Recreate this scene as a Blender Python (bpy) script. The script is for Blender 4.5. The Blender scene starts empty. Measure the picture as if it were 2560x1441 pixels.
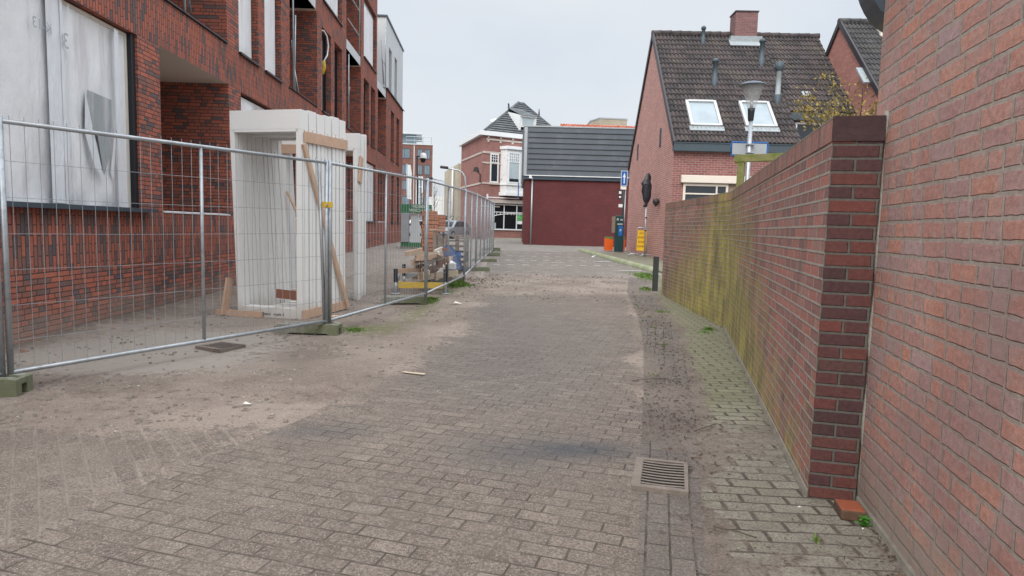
import bpy, bmesh, math, random
from mathutils import Vector, Matrix, noise as mnoise
R = math.radians
random.seed(7)
S = bpy.context.scene
C = S.collection

# ------------------------------------------------------------------ camera
cam_d = bpy.data.cameras.new('camera'); cam = bpy.data.objects.new('camera', cam_d); C.objects.link(cam)
S.camera = cam
CAM_P, CAM_A, CAM_F = R(5.325), R(1.5), 1620.0
_f = Vector((0, math.cos(CAM_P), -math.sin(CAM_P))); _r0 = Vector((1, 0, 0)); _u0 = _r0.cross(_f)
_r = _r0*math.cos(CAM_A) + _u0*math.sin(CAM_A); _u = _u0*math.cos(CAM_A) - _r0*math.sin(CAM_A)
cam.matrix_world = Matrix(((_r.x, _u.x, -_f.x, 0), (_r.y, _u.y, -_f.y, 0), (_r.z, _u.z, -_f.z, 1.4), (0, 0, 0, 1)))
cam_d.sensor_fit = 'HORIZONTAL'; cam_d.sensor_width = 36; cam_d.lens = 36*CAM_F/2560
cam_d.clip_start = 0.05; cam_d.clip_end = 2000

# ------------------------------------------------------------------ world, sun, exposure
SUN_EL, SUN_ROT = R(40), R(200)
w = bpy.data.worlds.new('World'); S.world = w; w.use_nodes = True
nt = w.node_tree; nt.nodes.clear()
wo = nt.nodes.new('ShaderNodeOutputWorld'); bg = nt.nodes.new('ShaderNodeBackground')
sky = nt.nodes.new('ShaderNodeTexSky'); sky.sky_type = 'NISHITA'; sky.sun_disc = False
sky.sun_elevation = SUN_EL; sky.sun_rotation = SUN_ROT; sky.air_density = 1.0; sky.dust_density = 3.0
tc = nt.nodes.new('ShaderNodeTexCoord'); nz = nt.nodes.new('ShaderNodeTexNoise')
nz.inputs['Scale'].default_value = 1.1; nz.inputs['Detail'].default_value = 5; nz.inputs['Roughness'].default_value = .5
mp = nt.nodes.new('ShaderNodeMapping'); mp.inputs['Scale'].default_value = (1, 1, 2.2); mp.inputs['Location'].default_value = (3.1, .4, 0)
nt.links.new(tc.outputs['Generated'], mp.inputs[0]); nt.links.new(mp.outputs[0], nz.inputs['Vector'])
cr = nt.nodes.new('ShaderNodeValToRGB'); cr.color_ramp.elements[0].position = .40; cr.color_ramp.elements[1].position = .60
cr.color_ramp.elements[0].color = (6.45, 7.0, 7.65, 1); cr.color_ramp.elements[1].color = (7.7, 7.9, 8.1, 1)
nt.links.new(nz.outputs[0], cr.inputs[0])
mx = nt.nodes.new('ShaderNodeMix'); mx.data_type = 'RGBA'; mx.inputs[0].default_value = .9
nt.links.new(sky.outputs[0], mx.inputs[6]); nt.links.new(cr.outputs[0], mx.inputs[7])
# overcast: the zenith is about three times as bright as the horizon
sx = nt.nodes.new('ShaderNodeSeparateXYZ'); nt.links.new(tc.outputs['Generated'], sx.inputs[0])
mr = nt.nodes.new('ShaderNodeMapRange'); mr.interpolation_type = 'SMOOTHSTEP'
for _i, _v in ((1, .32), (2, .92), (3, .73), (4, 2.3)): mr.inputs[_i].default_value = _v
nt.links.new(sx.outputs[2], mr.inputs[0])
vm = nt.nodes.new('ShaderNodeVectorMath'); vm.operation = 'SCALE'; nt.links.new(mx.outputs[2], vm.inputs[0]); nt.links.new(mr.outputs[0], vm.inputs['Scale'])
nt.links.new(vm.outputs[0], bg.inputs[0]); bg.inputs[1].default_value = 0.10
nt.links.new(bg.outputs[0], wo.inputs[0])
sun_d = bpy.data.lights.new('sun', 'SUN'); sun_d.energy = 1.5; sun_d.angle = R(40); sun_d.color = (1, .96, .9)
sun = bpy.data.objects.new('sun', sun_d); C.objects.link(sun)
sun.rotation_euler = (R(90)-SUN_EL, 0, R(180)-SUN_ROT)
S.view_settings.view_transform = 'Standard'; S.view_settings.look = 'None'
S.view_settings.exposure = 0.66; S.view_settings.gamma = 1
S.cycles.use_denoising = True; S.cycles.denoising_prefilter = 'ACCURATE'; S.cycles.denoising_input_passes = 'RGB_ALBEDO_NORMAL'; S.cycles.max_bounces = 6; S.cycles.diffuse_bounces = 3; S.cycles.glossy_bounces = 3
S.cycles.transparent_max_bounces = 8

# ------------------------------------------------------------------ node helpers
class NT:
    def __init__(s, name):
        s.m = bpy.data.materials.new(name); s.m.use_nodes = True
        s.t = s.m.node_tree; s.t.nodes.clear()
        s.o = s.n('ShaderNodeOutputMaterial'); s.b = s.n('ShaderNodeBsdfPrincipled')
        s.l(s.b.outputs[0], s.o.inputs[0])
    def n(s, k, **kw):
        x = s.t.nodes.new(k)
        for a, v in kw.items(): setattr(x, a, v)
        return x
    def l(s, a, b): s.t.links.new(a, b)
    def put(s, inp, v):
        if isinstance(v, bpy.types.NodeSocket): s.l(v, inp)
        elif isinstance(v, (tuple, list)) and inp.type == 'RGBA' and len(v) == 3: inp.default_value = (*v, 1)
        else: inp.default_value = v
    def math(s, op, a, b=0.0, c=None, clamp=False):
        x = s.n('ShaderNodeMath', operation=op, use_clamp=clamp)
        s.put(x.inputs[0], a); s.put(x.inputs[1], b)
        if c is not None: s.put(x.inputs[2], c)
        return x.outputs[0]
    def sstep(s, v, a, b, lo=0.0, hi=1.0):
        x = s.n('ShaderNodeMapRange', interpolation_type='SMOOTHSTEP')
        s.put(x.inputs[0], v); s.put(x.inputs[1], a); s.put(x.inputs[2], b); s.put(x.inputs[3], lo); s.put(x.inputs[4], hi)
        return x.outputs[0]
    def mix(s, f, a, b, mode='MIX'):
        x = s.n('ShaderNodeMix', data_type='RGBA', blend_type=mode)
        s.put(x.inputs[0], f); s.put(x.inputs[6], a); s.put(x.inputs[7], b)
        return x.outputs[2]
    def noise(s, vec, scale, detail=3, rough=.5, out=0):
        x = s.n('ShaderNodeTexNoise'); x.inputs['Scale'].default_value = scale
        x.inputs['Detail'].default_value = detail; x.inputs['Roughness'].default_value = rough
        if vec is not None: s.l(vec, x.inputs['Vector'])
        return x.outputs[out]
    def vec(s, x, y, z=0.0):
        v = s.n('ShaderNodeCombineXYZ'); s.put(v.inputs[0], x); s.put(v.inputs[1], y); s.put(v.inputs[2], z); return v.outputs[0]
    def sep(s, v):
        x = s.n('ShaderNodeSeparateXYZ'); s.l(v, x.inputs[0]); return x.outputs
    def ramp(s, f, stops, const=False):
        x = s.n('ShaderNodeValToRGB'); r = x.color_ramp
        if const: r.interpolation = 'CONSTANT'
        while len(r.elements) < len(stops): r.elements.new(.5)
        for e, (p, c) in zip(r.elements, stops): e.position = p; e.color = (*c, 1) if len(c) == 3 else c
        s.put(x.inputs[0], f); return x.outputs[0]
    def wn(s, vec):
        x = s.n('ShaderNodeTexWhiteNoise', noise_dimensions='2D'); s.l(vec, x.inputs[0]); return x.outputs[0]
    def uv(s): return s.n('ShaderNodeTexCoord').outputs['UV']
    def obj(s): return s.n('ShaderNodeTexCoord').outputs['Object']
    def pos(s): return s.n('ShaderNodeNewGeometry').outputs['Position']
    def bump(s, h, dist, strength=1.0, prev=None):
        x = s.n('ShaderNodeBump'); x.inputs['Distance'].default_value = dist; x.inputs['Strength'].default_value = strength
        s.l(h, x.inputs['Height'])
        if prev is not None: s.l(prev, x.inputs['Normal'])
        return x.outputs[0]
    def fin(s, col, rough=.8, nrm=None, metal=0.0, spec=.3):
        s.put(s.b.inputs['Base Color'], col); s.put(s.b.inputs['Roughness'], rough); s.put(s.b.inputs['Metallic'], metal)
        s.put(s.b.inputs['Specular IOR Level'], spec)
        if nrm is not None: s.l(nrm, s.b.inputs['Normal'])
        return s.m

def brickcells(t, u, v, L, H, m, off=.5, wild=False, wob=.004, wobs=14):
    """cell maths of a running bond; returns per-brick random, joint mask (1 = brick), cell row, cell col"""
    vec = t.vec(u, v)
    n = t.n('ShaderNodeTexNoise'); n.inputs['Scale'].default_value = wobs; n.inputs['Detail'].default_value = 2
    t.l(vec, n.inputs['Vector']); c = t.sep(n.outputs[1])
    u = t.math('ADD', u, t.math('MULTIPLY', t.math('SUBTRACT', c[0], .5), wob*2))
    v = t.math('ADD', v, t.math('MULTIPLY', t.math('SUBTRACT', c[1], .5), wob*2))
    vr = t.math('DIVIDE', v, H); row = t.math('FLOOR', vr)
    if wild: o = t.math('MULTIPLY', t.math('ROUND', t.math('MULTIPLY', t.wn(t.vec(row, 3.7)), 8)), 1/8)
    else: o = t.math('MULTIPLY', t.math('MODULO', t.math('ABSOLUTE', row), 2.0), off)
    ur = t.math('ADD', t.math('DIVIDE', u, L), o); col = t.math('FLOOR', ur)
    fu = t.math('FRACT', ur); fv = t.math('FRACT', vr)
    du = t.math('MULTIPLY', t.math('MINIMUM', fu, t.math('SUBTRACT', 1.0, fu)), L)
    dv = t.math('MULTIPLY', t.math('MINIMUM', fv, t.math('SUBTRACT', 1.0, fv)), H)
    rnd = t.wn(t.vec(col, row)); rnd2 = t.wn(t.vec(t.math('ADD', col, 57.3), row))
    if wild:   # some bricks are laid as two headers
        split = t.math('LESS_THAN', rnd2, .27); dh = t.math('MULTIPLY', t.math('ABSOLUTE', t.math('SUBTRACT', fu, .5)), L)
        du = t.math('MINIMUM', du, t.math('ADD', dh, t.math('SUBTRACT', 1.0, split)))
        half = t.math('MULTIPLY', split, t.math('GREATER_THAN', fu, .5)); rnd = t.math('FRACT', t.math('ADD', rnd, t.math('MULTIPLY', half, .37)))
    d = t.math('MINIMUM', du, dv); brickcells.d = d
    mask = t.sstep(d, m*.5-.0015, m*.5+.0025)
    brickcells.fu = fu; brickcells.fv = fv
    return rnd, rnd2, mask, vec

def brick_mat(name, stops, L=.22, H=.0625, m=.011, mortar=(.3, .29, .27), off=.5, wild=False, soldier=False,
              bump=.006, wob=.0025, hook=None, grain=.25, mvar=.25, rough=.88, bigvar=.12):
    t = NT(name); uvv = t.sep(t.uv()); u, v = (uvv[1], uvv[0]) if soldier else (uvv[0], uvv[1])
    rnd, rnd2, mask, vec = brickcells(t, u, v, L, H, m, off, wild, wob)
    col = t.ramp(rnd, stops)
    n1 = t.noise(vec, 38, 4, .65); n2 = t.noise(vec, .9, 4, .6); n3 = t.noise(vec, 170, 2, .6)
    k = t.math('ADD', 1-grain*2, t.math('MULTIPLY', n1, grain*4)); k = t.math('MULTIPLY', k, t.math('ADD', 1-bigvar*2, t.math('MULTIPLY', n2, bigvar*4))); k = t.math('MULTIPLY', k, t.math('ADD', .55, t.math('MULTIPLY', n3, .9)))
    col = t.mix(1.0, col, t.vec(k, k, k), 'MULTIPLY')
    mk = t.math('ADD', 1-mvar*2, t.math('MULTIPLY', n1, mvar*4))
    mc = t.mix(1.0, mortar, t.vec(mk, mk, mk), 'MULTIPLY')
    c = t.mix(mask, mc, col)
    if hook: c = hook(t, c, uvv, mask, vec, rnd2)
    h = t.math('ADD', t.math('MULTIPLY', mask, .75), t.math('ADD', t.math('MULTIPLY', n1, .28), t.math('MULTIPLY', n3, .12)))
    h = t.math('ADD', h, t.math('MULTIPLY', rnd2, .12))
    return t.fin(c, rough, t.bump(h, bump), spec=.2)

def plain(name, col, rough=.6, metal=0.0, var=.12, scale=6, bump=0.0, bscale=60, spec=.4, stain=None, sscale=2.0, sthr=(.5, .68)):
    t = NT(name); p = t.obj()
    n = t.noise(p, scale, 5, .65); k = t.math('ADD', 1-var*1.8, t.math('MULTIPLY', n, var*3.6))
    c = t.mix(1.0, col, t.vec(k, k, k), 'MULTIPLY')
    if stain:
        s = t.noise(p, sscale, 6, .7); c = t.mix(t.sstep(s, sthr[0], sthr[1]), c, stain)
    nr = t.bump(t.noise(p, bscale, 4, .6), bump) if bump else None
    return t.fin(c, rough, nr, metal, spec)

M = {}
# ---- walls
# dark-jointed new bricks of the building on the left
newb = [(0, (0.129, 0.098, 0.105)), (.10, (0.155, 0.110, 0.105)), (.20, (0.221, 0.116, 0.096)), (.34, (0.319, 0.116, 0.084)), (.52, (0.385, 0.127, 0.086)), (.72, (0.431, 0.141, 0.093)), (.88, (0.359, 0.125, 0.090)), (1, (0.241, 0.127, 0.105))]
def dust(t, c, uvv, mask, vec, r2):   # cement dust clinging to the foot of the wall
    n = t.noise(vec, 1.3, 4, .6); f = t.math('MULTIPLY', t.sstep(t.math('ADD', uvv[1], t.math('MULTIPLY', n, -.9)), .12, -.42), .62)
    return t.mix(f, c, (.30, .25, .21))
M['newbrick'] = brick_mat('red_new_brick', newb, .225, .0625, .010, (.085, .060, .056), wild=True, bump=.008, hook=dust)
M['newsoldier'] = brick_mat('red_new_soldier_brick', newb, .235, .0625, .010, (.085, .060, .056), soldier=True, bump=.008)
M['farbrick'] = brick_mat('brown_brick', [(0, (.13, .06, .05)), (.5, (.20, .075, .06)), (1, (.24, .10, .075))], .22, .0625, .012, (.2, .16, .15))
# near red wall on the right
def nearstain(t, c, uvv, mask, vec, r2):
    ed = t.math('MULTIPLY', t.math('MULTIPLY', t.sstep(brickcells.d, .014, .008), t.sstep(t.noise(vec, 9, 4, .7), .50, .60)), t.math('MULTIPLY', mask, .45)); c = t.mix(ed, c, (.62, .52, .48))
    n = t.noise(vec, 3.0, 5, .7); f = t.math('MULTIPLY', t.sstep(n, .46, .60), .38)
    c = t.mix(f, c, (.46, .36, .34)); f = t.math('MULTIPLY', t.sstep(t.noise(vec, 14.0, 5, .75), .54, .66), .55); c = t.mix(f, c, (.50, .42, .38)); f = t.math('MULTIPLY', t.sstep(t.noise(vec, .7, 4, .6), .48, .62), .35); c = t.mix(f, c, (.25, .15, .14))
    low = t.math('ADD', uvv[1], t.math('MULTIPLY', n, -.5)); g = t.math('MULTIPLY', t.sstep(low, .12, -.22), .8)
    return t.mix(g, c, (.36, .31, .26))
M['nearbrick'] = brick_mat('weathered_red_brick', [(0, (0.453, 0.300, 0.288)), (.3, (0.503, 0.287, 0.255)), (.55, (0.544, 0.287, 0.234)), (.8, (0.604, 0.305, 0.228)), (1, (0.484, 0.341, 0.342))],
                           .222, .0775, .015, (.42, .37, .315), wild=True, bump=.010, wob=.007, grain=.30, hook=nearstain, mvar=.3)
# brown garden wall with algae
def algae(t, c, uvv, mask, vec, r2):
    sv = t.vec(t.math('MULTIPLY', uvv[0], 2.2), t.math('MULTIPLY', uvv[1], .75))
    st = t.noise(sv, 1.2, 6, .65); n = t.noise(vec, 2.5, 6, .7)
    # grows upward from the foot, highest on both sides of the bend, with one full-height streak past it
    g1 = t.sstep(t.math('ABSOLUTE', t.math('SUBTRACT', uvv[0], 5.3)), 4.4, .5); g2 = t.sstep(t.math('ABSOLUTE', t.math('SUBTRACT', uvv[0], 6.9)), .55, .15)
    g3 = t.sstep(t.math('ABSOLUTE', t.math('SUBTRACT', uvv[0], 7.6)), 3.5, .8)
    h0 = t.math('ADD', t.math('ADD', .16, t.math('MULTIPLY', g1, 1.25)), t.math('ADD', t.math('MULTIPLY', g2, .65), t.math('MULTIPLY', g3, .65)))
    h0 = t.math('ADD', h0, t.math('ADD', t.math('MULTIPLY', t.math('SUBTRACT', st, .5), 2.2), t.math('MULTIPLY', t.math('SUBTRACT', n, .5), 3.2)))
    a = t.sstep(t.math('SUBTRACT', h0, uvv[1]), -.5, .75)
    f = t.math('MULTIPLY', a, t.math('SUBTRACT', .78, t.math('MULTIPLY', t.math('SUBTRACT', 1.0, mask), .48)))
    yel = t.mix(t.sstep(t.noise(sv, 2.2, 3), .38, .6), (.26, .25, .08), (.56, .51, .10))
    c = t.mix(f, c, yel)
    f2 = t.math('MULTIPLY', t.math('MULTIPLY', t.sstep(n, .35, .62), t.sstep(uvv[0], 1.0, 3.5)), .38)
    c = t.mix(f2, c, (.17, .155, .085))
    drk = t.math('MULTIPLY', t.sstep(t.noise(sv, .8, 5, .7), .50, .66), .42); c = t.mix(drk, c, (.085, .07, .068))
    wh = t.math('MULTIPLY', t.sstep(t.noise(t.vec(t.math('MULTIPLY', uvv[0], 9.0), t.math('MULTIPLY', uvv[1], 1.6)), 2.0, 5, .7), .66, .76), .35)
    return t.mix(wh, c, (.42, .38, .34))
gw = [(0, (0.266, 0.158, 0.145)), (.3, (0.355, 0.181, 0.158)), (.6, (0.444, 0.197, 0.164)), (.85, (0.394, 0.225, 0.192)), (1, (0.314, 0.197, 0.183))]
M['gardenbrick'] = brick_mat('algae_brown_brick', gw, .218, .0690, .013, (.42, .39, .34), bump=.010, hook=algae, wob=.003)
M['gardenhead'] = brick_mat('algae_brown_soldier_brick', gw, .40, .069, .012, (.30, .275, .225), soldier=True, off=0.0, bump=.008, hook=algae)
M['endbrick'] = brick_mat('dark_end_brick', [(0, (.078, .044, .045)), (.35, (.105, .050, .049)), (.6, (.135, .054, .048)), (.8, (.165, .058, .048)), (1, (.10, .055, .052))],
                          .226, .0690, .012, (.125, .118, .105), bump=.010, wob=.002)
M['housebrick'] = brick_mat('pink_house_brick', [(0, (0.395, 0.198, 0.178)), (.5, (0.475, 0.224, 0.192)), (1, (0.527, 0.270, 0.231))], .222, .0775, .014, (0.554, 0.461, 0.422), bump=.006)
M['h2brick'] = brick_mat('salmon_gable_brick', [(0, (.36, .155, .125)), (.5, (.41, .175, .14)), (1, (.45, .21, .17))], .222, .0775, .014, (.30, .21, .19), bump=.006)
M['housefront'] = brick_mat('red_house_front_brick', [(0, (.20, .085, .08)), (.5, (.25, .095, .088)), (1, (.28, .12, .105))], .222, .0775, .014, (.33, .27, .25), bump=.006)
M['purple'] = brick_mat('purple_red_brick', [(0, (0.126, 0.038, 0.040)), (.5, (0.136, 0.040, 0.042)), (1, (0.148, 0.045, 0.045))], .222, .0650, .012, (0.080, 0.036, 0.038), bump=.001, wob=.0004, grain=.04, bigvar=.14)
M['oldbrick'] = brick_mat('old_red_brick', [(0, (.25, .115, .105)), (.5, (.30, .13, .115)), (1, (.33, .155, .135))], .222, .0650, .012, (.27, .19, .17), bump=.005, bigvar=.2)
M['chimbrick'] = brick_mat('purple_chimney_brick', [(0, (.165, .085, .088)), (.5, (.20, .098, .098)), (1, (.235, .12, .115))], .222, .0650, .012, (.22, .17, .16), bump=.003)
M['beige'] = plain('beige_render', (.36, .32, .25), .9, var=.15, scale=1.2)
M['stucco'] = plain('pale_grey_stucco', (.56, .59, .60), .9, var=.05, scale=1.5)
M['stone'] = plain('pale_stone', (.50, .44, .40), .9, var=.2, scale=4)
M['whitepaint'] = plain('white_paint', (.74, .76, .77), .45, var=.04, scale=3)
M['oldpaint'] = plain('peeling_white_paint', (.68, .69, .69), .6, var=.1, scale=3, stain=(.45, .42, .38), sscale=3.5, sthr=(.58, .64))
M['cream'] = plain('cream_paint', (.68, .62, .54), .5, var=.05)
M['bluegrey'] = plain('blue_grey_fascia', (.055, .078, .095), .5, var=.12)
M['sill'] = plain('anthracite_aluminium', (.065, .09, .115), .38, .3, var=.08)
M['dark'] = plain('near_black', (.016, .018, .022), .5)
M['coping'] = plain('dark_coping', (.035, .03, .035), .5)
M['cladding'] = plain('grey_cladding', (.105, .125, .145), .55, var=.10, scale=1.1, stain=(.13, .15, .17), sscale=1.3)
M['zinc'] = plain('zinc', (.40, .43, .45), .45, .55, var=.12, scale=5)
M['lead'] = plain('lead_flashing', (.30, .335, .35), .6, .1, var=.2, scale=6)
M['galv'] = plain('galvanised_steel', (.40, .43, .455), .42, .55, var=.18, scale=9, stain=(.30, .32, .34), sscale=14)
M['wire'] = plain('galvanised_wire', (.36, .385, .41), .5, .4, var=.1)
M['concrete'] = plain('mossy_concrete', (.24, .235, .205), .95, var=.3, scale=9, bump=.006, bscale=45, stain=(.15, .165, .10), sscale=4.0, sthr=(.44, .6))
M['bumpercon'] = plain('algae_concrete', (0.297, 0.306, 0.225), .95, var=.25, scale=8, bump=.006, bscale=40, stain=(0.225, 0.248, 0.135), sscale=2.5, sthr=(.4, .6))
M['cement'] = plain('cement', (.36, .345, .30), .95, var=.2, scale=12, bump=.008, bscale=50)
M['mudcement'] = plain('dirty_cement', (.22, .20, .165), .95, var=.35, scale=7, bump=.01, bscale=30)
M['plywood'] = plain('pale_timber', (.56, .38, .27), .7, var=.12, scale=7)
M['redply'] = plain('red_brown_plywood', (.26, .11, .07), .7, var=.1)
M['timber'] = plain('grey_timber', (.22, .17, .13), .85, var=.3, scale=10)
M['darktimber'] = plain('dark_wet_timber', (.045, .05, .048), .8, var=.3, scale=12)
M['greentimber'] = plain('algae_timber', (.20, .19, .085), .9, var=.25, scale=8, stain=(.12, .155, .03), sscale=6, sthr=(.42, .6))
M['yellow'] = plain('yellow_steel', (.56, .37, .03), .5, var=.12, stain=(.30, .25, .12), sscale=5, sthr=(.55, .7))
M['yellowsign'] = plain('yellow_sign_face', (.80, .47, .025), .5, var=.04)
M['orange'] = plain('orange_plastic', (.75, .12, .015), .45, var=.06)
M['meter'] = plain('dark_green_cabinet', (.012, .045, .05), .4, var=.1)
M['bluesign'] = plain('blue_sign_face', (.01, .12, .42), .4, var=.03)
M['bluetarp'] = plain('blue_tarp', (.02, .05, .135), .45, var=.2)
M['whiteink'] = plain('white_lettering', (.78, .80, .80), .5, var=.02)
M['blackink'] = plain('black_lettering', (.02, .02, .02), .6, var=.02)
M['pencil'] = plain('faint_marker', (.42, .44, .47), .6)
M['greensign'] = plain('green_sign_face', (.04, .17, .075), .5, var=.05)
M['lightgreen'] = plain('light_green_sign', (.13, .50, .14), .5, var=.05)
M['bag'] = plain('black_plastic_bag', (.014, .017, .026), .32, var=.2, bump=.03, bscale=9, spec=.6)
M['brickstack'] = brick_mat('orange_hollow_brick', [(0, (.42, .17, .085)), (.5, (.50, .20, .10)), (1, (.56, .25, .13))], .30, .10, .008, (.12, .06, .04), bump=.01)
M['loosebrick'] = plain('orange_brick', (.30, .085, .04), .8, var=.15, scale=14, bump=.004, bscale=60)
M['looseside'] = plain('brown_brick_side', (.13, .075, .05), .9, var=.3, scale=20, bump=.004, bscale=60)
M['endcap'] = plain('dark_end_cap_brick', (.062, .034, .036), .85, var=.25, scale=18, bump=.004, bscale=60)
M['castiron'] = plain('dusty_cast_iron', (.205, .172, .148), .8, .1, var=.25, scale=16, bump=.004, bscale=50)
M['grimeshade'] = plain('slot_grime_and_shade', (.02, .018, .016), .9)
M['bark'] = plain('dark_bark', (.09, .075, .055), .95, var=.3, scale=20)
M['wornpaint'] = plain('worn_road_paint', (.42, .40, .38), .8, var=.3, scale=40)
M['paper'] = plain('white_litter', (.70, .68, .62), .7, var=.1)
M['card'] = plain('tan_card', (.46, .38, .27), .8, var=.1)
M['sand_spill'] = plain('pebble', (.19, .165, .145), .95, var=.3, scale=30)
M['pale_pebble'] = plain('pale_pebble', (.36, .34, .31), .9, var=.2, scale=30)
M['rubble'] = plain('brick_rubble', (.24, .14, .11), .95, var=.35, scale=30)
M['carwhite'] = plain('white_car_paint', (.72, .74, .76), .25, var=.03, spec=.6)
M['cargrey'] = plain('silver_car_paint', (.32, .36, .40), .3, .4, var=.03, spec=.6)
M['rubber'] = plain('tyre_rubber', (.02, .02, .02), .8)

def glass_mat(name, col, rough=.08, spec=.6):
    t = NT(name); n = t.noise(t.obj(), 1.4, 2); k = t.math('ADD', .7, t.math('MULTIPLY', n, .6))
    return t.fin(t.mix(1.0, col, t.vec(k, k, k), 'MULTIPLY'), rough, None, 0, spec)
M['glass'] = glass_mat('dark_window_glass', (.025, .032, .040))
M['glassdark'] = glass_mat('very_dark_glass', (.012, .014, .017), .12, .3)
M['glassblue'] = glass_mat('blue_grey_glass', (.16, .21, .25))
M['glasssky'] = glass_mat('painted_sky_reflection', (.30, .355, .39), .2, .3); M['skyframe'] = plain('pale_grey_metal', (.46, .47, .47), .5)  # skylight panes: pale sky reflection put into the base colour
M['blind'] = glass_mat('pale_blind', (.40, .47, .50), .3)
t = NT('clear_lamp_cone'); t.b.inputs['Alpha'].default_value = .35; t.fin((.55, .58, .6), .08, None, 0, .8); M['lampglass'] = t.m

def film_mat(name, col, stripes=True):
    t = NT(name); uvv = t.sep(t.uv()); vec = t.vec(uvv[0], uvv[1])
    n = t.noise(vec, 2.2, 5, .6); k = t.math('ADD', .86, t.math('MULTIPLY', n, .26))
    # ribbed sheeting: fine horizontal lines of scrim, and vertical overlap seams
    w = t.math('SINE', t.math('MULTIPLY', t.math('ADD', uvv[1], t.math('MULTIPLY', uvv[0], .10)), 6.283/.021))
    k = t.math('ADD', k, t.math('MULTIPLY', w, .025 if stripes else 0.0))
    c = t.mix(1.0, col, t.vec(k, k, k), 'MULTIPLY')
    c = t.mix(t.sstep(t.noise(t.vec(t.math('MULTIPLY', uvv[0], 3.0), t.math('MULTIPLY', uvv[1], .35)), 2, 4), .52, .7), c, (.64, .62, .63))
    hh = t.math('ADD', t.noise(t.vec(t.math('MULTIPLY', uvv[0], 2.5), t.math('MULTIPLY', uvv[1], .7)), 3.0, 4, .6), t.math('MULTIPLY', w, .02))
    nr = t.bump(hh, .04, .7)
    t.put(t.b.inputs['Transmission Weight'], .0)
    return t.fin(c, .33, nr, 0, .5)
M['film'] = film_mat('white_plastic_film', (.80, .81, .82)); M['filmgrey'] = film_mat('grey_inner_film', (.33, .36, .37)); M['filmflap'] = film_mat('bright_film', (.74, .77, .80), False)

def frame_white(name):
    t = NT(name); p = t.obj(); n = t.noise(p, 3, 5, .6); z = t.sep(p)
    k = t.math('ADD', .95, t.math('MULTIPLY', n, .08)); c = t.mix(1.0, (.83, .83, .81), t.vec(k, k, k), 'MULTIPLY')
    f = t.math('MULTIPLY', t.sstep(t.math('ADD', z[2], t.math('MULTIPLY', n, -.4)), .12, -.2), .5); c = t.mix(f, c, (.4, .36, .31))
    return t.fin(c, .5, None, 0, .35)
M['framewhite'] = frame_white('primed_white_timber')

def tile_mat(name, stops, Wt, Ht, lichen=.5, lcol=(.36, .35, .30)):
    t = NT(name); uvv = t.sep(t.uv()); vec = t.vec(uvv[0], uvv[1])
    row = t.math('FLOOR', t.math('DIVIDE', uvv[1], Ht)); col = t.math('FLOOR', t.math('DIVIDE', uvv[0], Wt))
    rnd = t.wn(t.vec(col, row)); c = t.ramp(rnd, stops)
    n = t.noise(vec, 22, 5, .7); k = t.math('ADD', .7, t.math('MULTIPLY', n, .6)); c = t.mix(1.0, c, t.vec(k, k, k), 'MULTIPLY')
    l = t.sstep(t.noise(vec, 7, 6, .75), .60-.06*lichen, .72); c = t.mix(t.math('MULTIPLY', l, lichen), c, lcol)
    l2 = t.sstep(t.noise(vec, 1.1, 4, .6), .5, .75); c = t.mix(t.math('MULTIPLY', l2, .35*lichen), c, (.17, .16, .10))
    return t.fin(c, .85, t.bump(n, .01), spec=.2)
M['tile'] = tile_mat('brown_pantile', [(0, (0.051, 0.046, 0.048)), (.5, (0.073, 0.062, 0.063)), (1, (0.092, 0.074, 0.073))], .30, .345, .7, (0.282, 0.290, 0.272))
M['tiledark'] = tile_mat('dark_grey_pantile', [(0, (.055, .055, .058)), (1, (.09, .088, .088))], .30, .345, .45)
M['slate'] = tile_mat('grey_roof_tile', [(0, (.085, .095, .10)), (1, (.13, .14, .15))], .30, .36, .3)
M['tileorange'] = tile_mat('orange_pantile', [(0, (.36, .10, .06)), (.5, (.46, .14, .09)), (1, (.52, .20, .14))], .26, .33, .2)

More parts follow.
